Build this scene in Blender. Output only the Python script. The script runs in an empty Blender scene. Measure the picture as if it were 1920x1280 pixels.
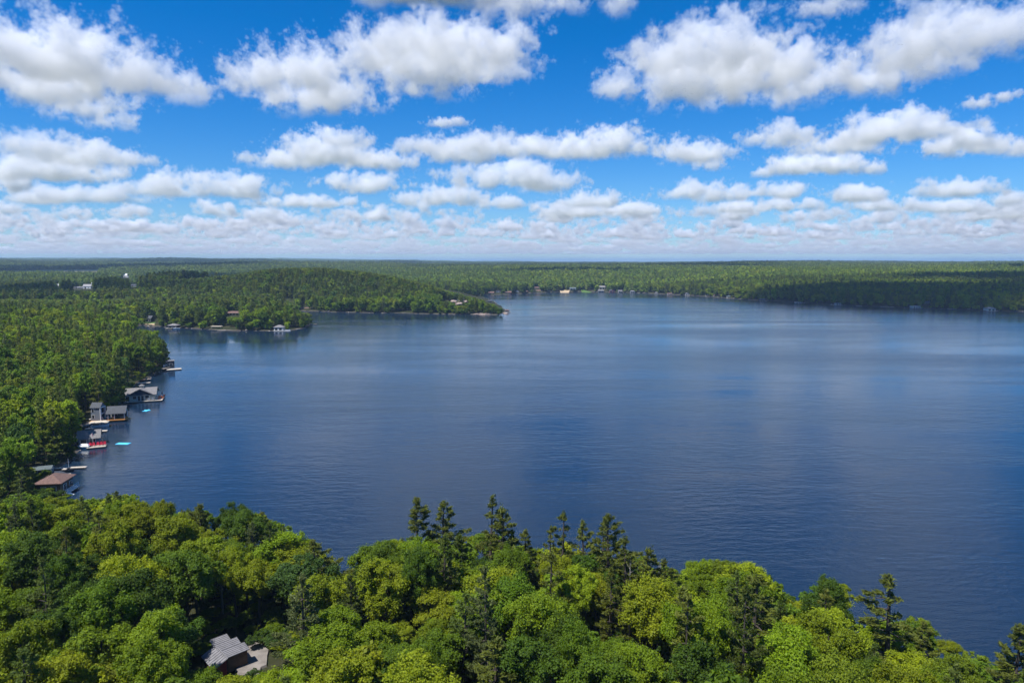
import bpy, math, random
import numpy as np
from mathutils import Vector, Matrix

sc = bpy.context.scene
COL = sc.collection
R = math.radians

# ------------------------------------------------------------------ camera, sky, sun, exposure
CAM_Z = 60.0
PITCH = R(6.68)
FPX = 1280.0                      # focal length in photograph pixels (24 mm lens)
cam = bpy.data.objects.new('camera', bpy.data.cameras.new('camera'))
COL.objects.link(cam); sc.camera = cam
cam.data.lens = 24.0; cam.data.sensor_width = 36.0
cam.data.clip_start = 0.5; cam.data.clip_end = 300000.0
cam.location = (0, 0, CAM_Z); cam.rotation_euler = (R(90) - PITCH, 0, 0)

SUN_AZ, SUN_EL = R(232), R(63)    # compass from +Y, clockwise
SUN_DIR = Vector((math.sin(SUN_AZ) * math.cos(SUN_EL), math.cos(SUN_AZ) * math.cos(SUN_EL), math.sin(SUN_EL)))
world = bpy.data.worlds.new('World'); sc.world = world; world.use_nodes = True
wn = world.node_tree; bg = wn.nodes['Background']
sky = wn.nodes.new('ShaderNodeTexSky'); sky.sky_type = 'NISHITA'; sky.sun_disc = False
sky.sun_elevation = SUN_EL; sky.sun_rotation = SUN_AZ
sky.air_density = 1.0; sky.dust_density = 0.15; sky.ozone_density = 5.0; sky.altitude = 300
hs = wn.nodes.new('ShaderNodeHueSaturation'); hs.inputs['Saturation'].default_value = 1.25; hs.inputs['Value'].default_value = 0.80
tn = wn.nodes.new('ShaderNodeMix'); tn.data_type = 'RGBA'; tn.blend_type = 'MULTIPLY'; tn.inputs['Factor'].default_value = 1.0; tn.inputs['B'].default_value = (0.74, 0.90, 1.14, 1)
wn.links.new(sky.outputs[0], tn.inputs['A']); wn.links.new(tn.outputs['Result'], hs.inputs['Color']); wn.links.new(hs.outputs[0], bg.inputs[0])
bg.inputs[1].default_value = 0.115
sl = bpy.data.lights.new('sun', 'SUN'); sl.energy = 5.0; sl.angle = R(0.53); sl.color = (1.0, 0.972, 0.935)
sun = bpy.data.objects.new('sun', sl); COL.objects.link(sun)
sun.rotation_euler = SUN_DIR.to_track_quat('Z', 'Y').to_euler()
vs = sc.view_settings
vs.view_transform = 'Standard'; vs.look = 'None'; vs.gamma = 1.0; vs.exposure = 0.38; vs.use_curve_mapping = False
cy = sc.cycles
cy.max_bounces = 14; cy.diffuse_bounces = 3; cy.glossy_bounces = 2; cy.transmission_bounces = 3; cy.volume_bounces = 10; cy.transparent_max_bounces = 6
cy.use_denoising = True; cy.volume_step_rate = 2.0; cy.volume_max_steps = 192; cy.caustics_reflective = False; cy.caustics_refractive = False
cy.sample_clamp_indirect = 4.0
cy.use_adaptive_sampling = True; cy.adaptive_threshold = 0.02

# ------------------------------------------------------------------ small helpers
CP, SP = math.cos(PITCH), math.sin(PITCH)
def ray(px, py):
    u, v = (px - 960.0) / FPX, (640.0 - py) / FPX
    return np.array((u, CP + v * SP, -SP + v * CP))
def G(px, py, z=0.0):
    """world point at height z that the photograph shows at (px, py)"""
    d = ray(px, py); t = (z - CAM_Z) / d[2]
    return Vector((d[0] * t, d[1] * t, z))
def project(P):
    P = np.asarray(P, float); x, y, z = P[..., 0], P[..., 1], P[..., 2] - CAM_Z
    dep = y * CP - z * SP; up = y * SP + z * CP
    dep = np.where(dep < 1, 1, dep)
    return 960 + FPX * x / dep, 640 - FPX * up / dep, dep
def mpp(p):
    """metres one photograph pixel spans at point p"""
    return project(np.array(p))[2] / FPX

def tag(o, label=None, cat=None, group=None, kind=None):
    if label: o['label'] = label
    if cat: o['category'] = cat
    if group: o['group'] = group
    if kind: o['kind'] = kind
    return o
def empty(name, loc=(0, 0, 0), rz=0.0):
    o = bpy.data.objects.new(name, None); o.empty_display_size = 0.5
    COL.objects.link(o); o.location = loc; o.rotation_euler = (0, 0, rz)
    return o
def np_mesh(name, V, F, mat=None, smooth=False, attrs=None):
    V = np.asarray(V, np.float32); F = np.asarray(F, np.int32); k = F.shape[1]
    me = bpy.data.meshes.new(name)
    me.vertices.add(len(V)); me.vertices.foreach_set('co', V.ravel())
    me.loops.add(F.size); me.loops.foreach_set('vertex_index', F.ravel())
    me.polygons.add(len(F)); me.polygons.foreach_set('loop_start', np.arange(0, F.size, k, dtype=np.int32))
    me.update(calc_edges=True)
    me.polygons.foreach_set('use_smooth', np.full(len(F), smooth))
    for an, (dom, arr) in (attrs or {}).items():
        a = me.attributes.new(an, 'FLOAT', dom); a.data.foreach_set('value', np.asarray(arr, np.float32).ravel())
    if mat: me.materials.append(mat)
    return me
def link(name, me, parent=None):
    o = bpy.data.objects.new(name, me); COL.objects.link(o)
    if parent: o.parent = parent
    return o

class MB:
    """collects simple solids into one mesh"""
    def __init__(s): s.v = []; s.f = []
    def poly(s, verts, faces):
        n = len(s.v); s.v += [tuple(map(float, q)) for q in verts]; s.f += [tuple(i + n for i in q) for q in faces]; return s
    def box(s, c, d, rz=0.0, tilt=0.0):
        cx, cy_, cz = c; hx, hy, hz = d[0] / 2, d[1] / 2, d[2] / 2; co, si = math.cos(rz), math.sin(rz); ct, st = math.cos(tilt), math.sin(tilt)
        pts = []
        for z in (-hz, hz):
            for x, y in ((-hx, -hy), (hx, -hy), (hx, hy), (-hx, hy)):
                y2, z2 = y * ct - z * st, y * st + z * ct
                pts.append((cx + x * co - y2 * si, cy_ + x * si + y2 * co, cz + z2))
        return s.poly(pts, [(3, 2, 1, 0), (4, 5, 6, 7), (0, 1, 5, 4), (1, 2, 6, 5), (2, 3, 7, 6), (3, 0, 4, 7)])
    def prism(s, pts2, h0, h1, axis='z'):
        n = len(pts2)
        if axis == 'z': A = [(x, y, h0) for x, y in pts2] + [(x, y, h1) for x, y in pts2]
        elif axis == 'y': A = [(x, h0, z) for x, z in pts2] + [(x, h1, z) for x, z in pts2]
        else: A = [(h0, y, z) for y, z in pts2] + [(h1, y, z) for y, z in pts2]
        return s.poly(A, [tuple(range(n - 1, -1, -1)), tuple(range(n, 2 * n))] + [(i, (i + 1) % n, n + (i + 1) % n, n + i) for i in range(n)])
    def tube(s, pts, rad, sides=6):
        pts = [Vector(p) for p in pts]; rings = []
        for i, p in enumerate(pts):
            t = (pts[min(i + 1, len(pts) - 1)] - pts[max(i - 1, 0)])
            t = t.normalized() if t.length > 1e-6 else Vector((0, 0, 1))
            a = t.orthogonal().normalized(); b = t.cross(a); r = rad[i] if hasattr(rad, '__len__') else rad
            rings.append([p + (a * math.cos(6.2832 * k / sides) + b * math.sin(6.2832 * k / sides)) * r for k in range(sides)])
        V = [q for g in rings for q in g]; F = []
        for i in range(len(rings) - 1):
            for k in range(sides):
                F.append((i * sides + k, i * sides + (k + 1) % sides, (i + 1) * sides + (k + 1) % sides, (i + 1) * sides + k))
        F += [tuple(range(sides - 1, -1, -1)), tuple(range((len(rings) - 1) * sides, len(rings) * sides))]
        return s.poly(V, F)
    def mesh(s, name, mat):
        me = bpy.data.meshes.new(name); me.from_pydata(s.v, [], s.f); me.update()
        if mat: me.materials.append(mat)
        return me
    def build(s, name, mat, parent=None, smooth=False):
        me = s.mesh(name, mat)
        if smooth: me.polygons.foreach_set('use_smooth', np.full(len(me.polygons), True))
        return link(name, me, parent)

# ------------------------------------------------------------------ materials
M = {}
def node_mat(name):
    m = bpy.data.materials.new(name); m.use_nodes = True; nt = m.node_tree; nt.nodes.clear()
    out = nt.nodes.new('ShaderNodeOutputMaterial'); M[name] = m
    return m, nt, out
def simple(name, col, rough=0.7, var=0.25, scale=2.0, metal=0.0, stretch=(1, 1, 1), coords='Object', bump=0.0, spec=0.3):
    m, nt, out = node_mat(name); N, K = nt.nodes, nt.links.new
    b = N.new('ShaderNodeBsdfPrincipled'); K(b.outputs[0], out.inputs[0])
    b.inputs['Roughness'].default_value = rough; b.inputs['Metallic'].default_value = metal; b.inputs['Specular IOR Level'].default_value = spec
    tc = N.new('ShaderNodeTexCoord'); mp = N.new('ShaderNodeMapping'); mp.inputs['Scale'].default_value = stretch
    K(tc.outputs[coords], mp.inputs[0])
    nz = N.new('ShaderNodeTexNoise'); nz.inputs['Scale'].default_value = scale; nz.inputs['Detail'].default_value = 5; K(mp.outputs[0], nz.inputs['Vector'])
    mr = N.new('ShaderNodeMapRange'); mr.inputs[1].default_value = 0.3; mr.inputs[2].default_value = 0.7
    mr.inputs[3].default_value = 1 - var; mr.inputs[4].default_value = 1 + var; K(nz.outputs[0], mr.inputs[0])
    mx = N.new('ShaderNodeMix'); mx.data_type = 'RGBA'; mx.blend_type = 'MULTIPLY'; mx.inputs['Factor'].default_value = 1
    mx.inputs['A'].default_value = (*col, 1); K(mr.outputs[0], mx.inputs['B']); K(mx.outputs['Result'], b.inputs['Base Color'])
    if bump:
        bp = N.new('ShaderNodeBump'); bp.inputs['Distance'].default_value = bump; K(nz.outputs[0], bp.inputs['Height']); K(bp.outputs[0], b.inputs['Normal'])
    return m

simple('deck_wood', (0.33, 0.27, 0.21), 0.75, 0.25, 6, stretch=(0.15, 3, 1))
simple('pale_wood', (0.50, 0.44, 0.36), 0.75, 0.2, 6, stretch=(0.15, 3, 1))
simple('orange_wood', (0.45, 0.20, 0.055), 0.6, 0.2, 6, stretch=(0.15, 3, 1))
simple('dark_wood', (0.05, 0.04, 0.035), 0.8, 0.3, 4)
simple('brown_shingle', (0.155, 0.095, 0.078), 0.85, 0.3, 3, bump=0.03)
simple('grey_shingle', (0.19, 0.18, 0.175), 0.85, 0.22, 3, bump=0.03)
simple('dark_shingle', (0.075, 0.08, 0.09), 0.8, 0.22, 3, bump=0.03)
simple('green_roof', (0.10, 0.125, 0.125), 0.6, 0.2, 2)
simple('metal_roof', (0.20, 0.195, 0.205), 0.5, 0.16, 1.3, stretch=(1, 0.3, 1))
simple('tan_canvas', (0.50, 0.43, 0.33), 0.8, 0.12, 1)
simple('white_paint', (0.78, 0.78, 0.77), 0.55, 0.06, 2)
simple('far_white', (0.44, 0.44, 0.43), 0.6, 0.15, 2)  # duller white for houses on the far shores
simple('cream_paint', (0.60, 0.55, 0.45), 0.6, 0.1, 2)
simple('sage_siding', (0.38, 0.39, 0.33), 0.7, 0.1, 2)
simple('blue_grey_siding', (0.16, 0.19, 0.23), 0.7, 0.1, 2)
simple('navy_siding', (0.035, 0.045, 0.065), 0.7, 0.15, 2)
simple('grey_siding', (0.28, 0.29, 0.30), 0.7, 0.12, 2)
simple('brown_siding', (0.13, 0.085, 0.06), 0.75, 0.2, 2)
simple('red_siding', (0.30, 0.035, 0.035), 0.65, 0.15, 2)
simple('stone', (0.30, 0.27, 0.24), 0.85, 0.35, 1.5, bump=0.06)
simple('pink_granite', (0.31, 0.24, 0.20), 0.85, 0.35, 0.25, bump=0.3)
simple('red_cloth', (0.50, 0.02, 0.05), 0.7, 0.1, 2)
simple('orange_paint', (0.55, 0.13, 0.03), 0.6, 0.1, 2)
simple('foam_blue', (0.10, 0.55, 0.80), 0.5, 0.08, 2)
simple('hull_blue', (0.10, 0.30, 0.50), 0.35, 0.08, 2)
simple('hull_white', (0.75, 0.76, 0.78), 0.3, 0.05, 2)
simple('hull_dark', (0.02, 0.022, 0.03), 0.3, 0.2, 2)
simple('glass', (0.015, 0.022, 0.03), 0.08, 0.3, 0.6, spec=0.6)
simple('steel', (0.45, 0.45, 0.47), 0.4, 0.1, 3, metal=0.7)
simple('bark', (0.075, 0.06, 0.05), 0.9, 0.35, 3, stretch=(4, 4, 0.6))
simple('pale_bark', (0.30, 0.28, 0.25), 0.9, 0.3, 3, stretch=(3, 3, 0.8))
simple('gravel', (0.22, 0.195, 0.172), 0.95, 0.3, 0.6, bump=0.08)
simple('sand', (0.46, 0.35, 0.22), 0.95, 0.12, 0.5)
simple('meadow', (0.12, 0.16, 0.045), 0.95, 0.3, 0.02)
simple('dry_meadow', (0.21, 0.19, 0.085), 0.95, 0.25, 0.02)
simple('lawn', (0.08, 0.15, 0.03), 0.95, 0.2, 0.1)

def leaf_mat(name, instancer=False, transl=0.43):
    m, nt, out = node_mat(name); N, K = nt.nodes, nt.links.new
    if instancer:
        a = N.new('ShaderNodeAttribute'); a.attribute_type = 'INSTANCER'; a.attribute_name = 'col'; src = a.outputs['Color']
    else:
        a = N.new('ShaderNodeObjectInfo'); src = a.outputs['Color']
    t = N.new('ShaderNodeAttribute'); t.attribute_name = 'tint'
    # leaf to leaf variation: young leaves yellower and lighter, old ones deeper green
    mr = N.new('ShaderNodeMapRange'); mr.inputs[3].default_value = 0.6; mr.inputs[4].default_value = 1.5; K(t.outputs['Fac'], mr.inputs[0])
    mx = N.new('ShaderNodeMix'); mx.data_type = 'RGBA'; mx.blend_type = 'MULTIPLY'; mx.inputs['Factor'].default_value = 1
    K(src, mx.inputs['A']); K(mr.outputs[0], mx.inputs['B'])
    hv = N.new('ShaderNodeHueSaturation'); K(mx.outputs['Result'], hv.inputs['Color'])
    hr = N.new('ShaderNodeMapRange'); hr.inputs[3].default_value = 0.512; hr.inputs[4].default_value = 0.49; K(t.outputs['Fac'], hr.inputs[0]); K(hr.outputs[0], hv.inputs['Hue'])
    b = N.new('ShaderNodeBsdfPrincipled'); b.inputs['Roughness'].default_value = 0.62; b.inputs['Specular IOR Level'].default_value = 0.22
    K(hv.outputs[0], b.inputs['Base Color'])
    tr = N.new('ShaderNodeBsdfTranslucent')
    hy = N.new('ShaderNodeHueSaturation'); hy.inputs['Hue'].default_value = 0.485; hy.inputs['Value'].default_value = 1.25; K(hv.outputs[0], hy.inputs['Color']); K(hy.outputs[0], tr.inputs['Color'])
    ms = N.new('ShaderNodeMixShader'); ms.inputs[0].default_value = transl; K(b.outputs[0], ms.inputs[1]); K(tr.outputs[0], ms.inputs[2]); K(ms.outputs[0], out.inputs[0])
    return m
leaf_mat('leaf'); leaf_mat('needle', transl=0.4)
leaf_mat('forest_leaf', True); leaf_mat('forest_needle', True, 0.38)

# ground: forest litter, bare rock at the water's edge
m, nt, out = node_mat('forest_floor'); N, K = nt.nodes, nt.links.new
b = N.new('ShaderNodeBsdfPrincipled'); b.inputs['Roughness'].default_value = 0.95; b.inputs['Specular IOR Level'].default_value = 0.1; K(b.outputs[0], out.inputs[0])
tc = N.new('ShaderNodeTexCoord'); nz = N.new('ShaderNodeTexNoise'); nz.inputs['Scale'].default_value = 0.12; nz.inputs['Detail'].default_value = 8; K(tc.outputs['Object'], nz.inputs['Vector'])
cr = N.new('ShaderNodeValToRGB'); e = cr.color_ramp.elements; e[0].position = 0.35; e[0].color = (0.018, 0.028, 0.009, 1); e[1].position = 0.68; e[1].color = (0.055, 0.05, 0.025, 1); K(nz.outputs[0], cr.inputs[0])
geo = N.new('ShaderNodeNewGeometry'); sx = N.new('ShaderNodeSeparateXYZ'); K(geo.outputs['Position'], sx.inputs[0])
n2 = N.new('ShaderNodeTexNoise'); n2.inputs['Scale'].default_value = 0.35; n2.inputs['Detail'].default_value = 6; K(tc.outputs['Object'], n2.inputs['Vector'])
r2 = N.new('ShaderNodeValToRGB'); e = r2.color_ramp.elements; e[0].position = 0.35; e[0].color = (0.05, 0.042, 0.035, 1); e[1].position = 0.7; e[1].color = (0.15, 0.13, 0.11, 1); K(n2.outputs[0], r2.inputs[0])
mr = N.new('ShaderNodeMapRange'); mr.inputs[1].default_value = 0.2; mr.inputs[2].default_value = 0.6; mr.inputs[3].default_value = 1; mr.inputs[4].default_value = 0; K(sx.outputs[2], mr.inputs[0])
mx = N.new('ShaderNodeMix'); mx.data_type = 'RGBA'; K(mr.outputs[0], mx.inputs['Factor']); K(cr.outputs[0], mx.inputs['A']); K(r2.outputs[0], mx.inputs['B']); K(mx.outputs['Result'], b.inputs['Base Color'])

# distant canopy
m, nt, out = node_mat('far_canopy'); N, K = nt.nodes, nt.links.new
b = N.new('ShaderNodeBsdfPrincipled'); b.inputs['Roughness'].default_value = 0.9; b.inputs['Specular IOR Level'].default_value = 0.1; K(b.outputs[0], out.inputs[0])
tc = N.new('ShaderNodeTexCoord'); nz = N.new('ShaderNodeTexNoise'); nz.inputs['Scale'].default_value = 0.004; nz.inputs['Detail'].default_value = 10; nz.inputs['Roughness'].default_value = 0.7; K(tc.outputs['Object'], nz.inputs['Vector'])
cr = N.new('ShaderNodeValToRGB'); e = cr.color_ramp.elements; e[0].position = 0.36; e[0].color = (0.016, 0.034, 0.012, 1); e[1].position = 0.66; e[1].color = (0.07, 0.105, 0.02, 1); K(nz.outputs[0], cr.inputs[0]); K(cr.outputs[0], b.inputs['Base Color'])

# water
m, nt, out = node_mat('lake_water'); N, K = nt.nodes, nt.links.new
b = N.new('ShaderNodeBsdfPrincipled'); K(b.outputs[0], out.inputs[0])
b.inputs['Base Color'].default_value = (0.008, 0.022, 0.047, 1); b.inputs['IOR'].default_value = 1.333; b.inputs['Specular IOR Level'].default_value = 0.5
tc = N.new('ShaderNodeTexCoord')
def wnoise(scale, stretch, rot, detail, rough=0.55, dist=0.0):
    mp = N.new('ShaderNodeMapping'); mp.inputs['Scale'].default_value = stretch; mp.inputs['Rotation'].default_value = (0, 0, rot); K(tc.outputs['Object'], mp.inputs[0])
    z = N.new('ShaderNodeTexNoise'); z.inputs['Scale'].default_value = scale; z.inputs['Detail'].default_value = detail; z.inputs['Roughness'].default_value = rough; z.inputs['Distortion'].default_value = dist; K(mp.outputs[0], z.inputs['Vector'])
    return z.outputs[0]
def mth(op, a, b_=None, c=None):
    q = N.new('ShaderNodeMath'); q.operation = op
    for i, v in enumerate((a, b_, c)):
        if v is None: continue
        if hasattr(v, 'links'): K(v, q.inputs[i])
        else: q.inputs[i].default_value = v
    return q.outputs[0]
gust = wnoise(0.0065, (0.40, 1.35, 1), R(-14), 5, 0.6, 0.9)         # wind patches, long across the view
streak = wnoise(0.014, (0.16, 1.5, 1), R(-9), 4, 0.6, 0.5); gust = mth('ADD', mth('MULTIPLY', gust, 0.5), mth('MULTIPLY', streak, 0.5))
gr = N.new('ShaderNodeMapRange'); gr.inputs[1].default_value = 0.41; gr.inputs[2].default_value = 0.58; gr.inputs[3].default_value = 0.32; gr.inputs[4].default_value = 1.15; K(gust, gr.inputs[0])
w1 = wnoise(0.42, (0.55, 1.5, 1), R(-18), 3, 0.5)
w2 = wnoise(1.6, (0.7, 1.4, 1), R(-10), 3, 0.6)
w3 = wnoise(0.11, (0.5, 1.6, 1), R(-22), 2, 0.5)
hgt = mth('ADD', mth('ADD', mth('MULTIPLY', w1, 0.50), mth('MULTIPLY', w2, 0.16)), mth('MULTIPLY', w3, 0.45))
bp = N.new('ShaderNodeBump'); bp.inputs['Distance'].default_value = 0.5; sxw = N.new('ShaderNodeSeparateXYZ'); K(tc.outputs['Object'], sxw.inputs[0])
lee = N.new('ShaderNodeMapRange'); lee.interpolation_type = 'SMOOTHSTEP'; lee.inputs[1].default_value = -190.0; lee.inputs[2].default_value = 70.0; lee.inputs[3].default_value = 0.4; lee.inputs[4].default_value = 1.0; K(mth('ADD', sxw.outputs[0], mth('MULTIPLY', gust, 120.0)), lee.inputs[0])   # sheltered water under the wooded left shore
K(mth('MULTIPLY', mth('MULTIPLY', gr.outputs[0], lee.outputs[0]), 0.72), bp.inputs['Strength']); K(hgt, bp.inputs['Height']); K(bp.outputs[0], b.inputs['Normal'])
rr_ = N.new('ShaderNodeMapRange'); rr_.inputs[1].default_value = 0.38; rr_.inputs[2].default_value = 0.62; rr_.inputs[3].default_value = 0.03; rr_.inputs[4].default_value = 0.2; K(gust, rr_.inputs[0]); K(rr_.outputs[0], b.inputs['Roughness'])

# ------------------------------------------------------------------ the lie of the land
_TABLES = {}
def fbm(x, y, seed, wl, octv=4):
    """smooth value noise in about -1..1"""
    x = np.asarray(x, float); y = np.asarray(y, float); tot = np.zeros(np.broadcast(x, y).shape); amp, norm = 1.0, 0.0
    if seed not in _TABLES: _TABLES[seed] = np.random.RandomState(seed).rand(5, 256, 256) * 2 - 1
    for o in range(octv):
        T = _TABLES[seed][o]
        u, v = x / wl + 37.7 * o, y / wl + 11.3 * o
        iu, iv = np.floor(u).astype(int), np.floor(v).astype(int); fu, fv = u - iu, v - iv
        fu = fu * fu * (3 - 2 * fu); fv = fv * fv * (3 - 2 * fv)
        a = T[iu % 256, iv % 256]; b_ = T[(iu + 1) % 256, iv % 256]; c = T[iu % 256, (iv + 1) % 256]; d = T[(iu + 1) % 256, (iv + 1) % 256]
        tot += amp * ((a * (1 - fu) + b_ * fu) * (1 - fv) + (c * (1 - fu) + d * fu) * fv); norm += amp; amp *= 0.5; wl /= 2
    return tot / norm * 1.4
SHORE_PX = [(2300, 1420), (1920, 1290), (1850, 1262), (1720, 1228), (1640, 1212), (1600, 1198), (1560, 1190), (1480, 1150), (1350, 1118), (1200, 1085), (1050, 1064), (900, 1052), (760, 1060), (690, 1078), (640, 1092),
            (600, 1085), (540, 1055), (480, 1035), (330, 1005), (200, 975), (135, 945), (98, 925), (84, 900), (92, 884), (108, 872), (138, 862), (150, 851), (141, 838), (140, 818), (150, 802), (168, 790), (205, 779), (230, 763),
            (238, 752), (245, 735), (262, 719), (290, 703), (303, 695), (314, 689), (320, 681), (316, 668), (300, 655), (280, 640), (258, 626), (246, 614), (262, 609), (285, 611.5), (330, 614.5), (400, 618.5), (470, 620),
            (530, 620), (572, 615), (585, 608), (578, 599), (560, 591), (530, 586), (500, 582), (520, 580.5), (560, 582.5), (620, 584.5), (700, 586.5), (800, 588), (880, 589.5), (940, 590), (951, 586),
            (940, 575), (918, 563), (902, 555.5), (894, 552.8), (905, 553), (950, 552), (1000, 549.2), (1050, 547.3), (1100, 546.8), (1200, 549.2), (1300, 554), (1400, 561.5), (1500, 567), (1600, 573), (1700, 577), (1800, 580.3), (1920, 584), (2100, 590), (2500, 606)]
LAKE = np.array([tuple(G(x, y)[:2]) for x, y in SHORE_PX] + [(1500.0, 500.0), (1300.0, 60.0), (500.0, -60.0)])
_A, _B = LAKE, np.roll(LAKE, -1, axis=0)
def shore_raw(x, y):
    """signed distance to the shoreline, positive on land"""
    x = np.asarray(x, float).ravel(); y = np.asarray(y, float).ravel(); best = np.full(x.shape, 1e18); inside = np.zeros(x.shape, bool)
    if x.size < 50:
        D = _B - _A; rx, ry = x[:, None] - _A[:, 0], y[:, None] - _A[:, 1]
        t = np.minimum(1, np.maximum(0, (rx * D[:, 0] + ry * D[:, 1]) / (D ** 2).sum(1))); d = np.sqrt(((rx - t * D[:, 0]) ** 2 + (ry - t * D[:, 1]) ** 2).min(1))
        c = ((_A[:, 1] > y[:, None]) != (_B[:, 1] > y[:, None])) & (rx < D[:, 0] * ry / np.where(D[:, 1] == 0, 1e-9, D[:, 1]))
        return np.where(c.sum(1) % 2 == 1, -d, d)
    for (ax, ay), (bx, by) in zip(_A, _B):
        dx, dy = bx - ax, by - ay; L = dx * dx + dy * dy + 1e-9
        t = np.clip(((x - ax) * dx + (y - ay) * dy) / L, 0, 1)
        best = np.minimum(best, (x - ax - t * dx) ** 2 + (y - ay - t * dy) ** 2)
        if ay != by:
            c = ((ay > y) != (by > y)) & (x < (bx - ax) * (y - ay) / (by - ay) + ax); inside ^= c
    d = np.sqrt(best); return np.where(inside, -d, d)
def shore(x, y):
    shp = np.shape(x); far = np.clip(np.asarray(y, float).ravel() / 500, 0.35, 1.6)
    s = shore_raw(x, y)
    return (s + fbm(np.ravel(x), np.ravel(y), 5, 26, 3) * 2.6 * far).reshape(shp)
HILLS = [(-270, 985, 29, 190, 95), (-60, 940, 7, 130, 60), (-480, 1060, 17, 190, 110), (-190, 700, 4, 90, 50), (-420, 470, 8, 150, 90), (-330, 300, 7, 110, 90), (520, 1500, 9, 300, 200)]
def ground(x, y, sd=None):
    x = np.asarray(x, float); y = np.asarray(y, float)
    if sd is None: sd = shore(x, y)
    land = np.clip(sd, 0, None); r = np.hypot(x, y)
    h = 0.75 * np.clip(sd / 1.3, -3.2, 1) + 7.5 * (1 - np.exp(-land / 95.0))
    side = np.clip((x / np.maximum(r, 1) + 0.36) / 0.45, 0, 1); side = side * side * (3 - 2 * side)
    left = np.interp(r, [0, 900, 1500, 2200, 2900, 4000, 6000, 9500, 20000, 70000], [0, 0, 0, 6, 20, 26, 44, 72, 70, 66])
    right = np.interp(r, [0, 1000, 1600, 2200, 4000, 9000, 20000, 70000], [0, 0, 16, 26, 28, 30, 26, 20])
    h = h + (left * (1 - side) + right * side) * (1 - np.exp(-land / 160.0))
    for hx, hy, a, rx, ry in HILLS:
        h = h + a * np.exp(-((x - hx) / rx) ** 2 - ((y - hy) / ry) ** 2) * (1 - np.exp(-land / 30.0))
    h = h + fbm(x, y, 9, 900, 3) * np.clip((r - 700) / 2500, 0, 1) * np.where(side < 0.5, 21, 12) * (1 - np.exp(-land / 200.0)) + fbm(x, y, 12, 60, 3) * 1.2 * np.clip(land / 30, 0, 1)
    return np.maximum(h, -2.4)
def gz(x, y): return float(ground(np.array([x]), np.array([y]))[0])

def axis(segs):
    out = []
    for a, b_, step in segs: out += list(np.arange(a, b_, step))
    return np.array(out + [segs[-1][1]])
ys = axis([(-70000, -8000, 6200), (-8000, -400, 760), (-400, 20, 60), (20, 460, 4), (460, 1020, 5), (1020, 1500, 8), (1500, 3200, 45), (3200, 12000, 220), (12000, 70000, 4000)])
xs = axis([(-70000, -12000, 4000), (-12000, -3600, 300), (-3600, -1200, 80), (-1200, -420, 14), (-420, 320, 5), (320, 1200, 12), (1200, 3600, 80), (3600, 12000, 300), (12000, 70000, 4000)])
X, Y = np.meshgrid(xs, ys); Z = ground(X, Y)
idx = np.arange(X.size).reshape(X.shape)
Q = np.stack([idx[:-1, :-1], idx[:-1, 1:], idx[1:, 1:], idx[1:, :-1]], -1).reshape(-1, 4)
tag(link('ground', np_mesh('ground', np.stack([X, Y, Z], -1).reshape(-1, 3), Q, M['forest_floor'], True)), 'forest floor and rocky banks round the lake', kind='structure')
lake = MB().poly([(-1500, -400, 0), (2600, -400, 0), (2600, 1900, 0), (-1500, 1900, 0)], [(0, 1, 2, 3)]).build('water', M['lake_water'])
tag(lake, 'wide blue lake with wind ripples', kind='structure')

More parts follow.
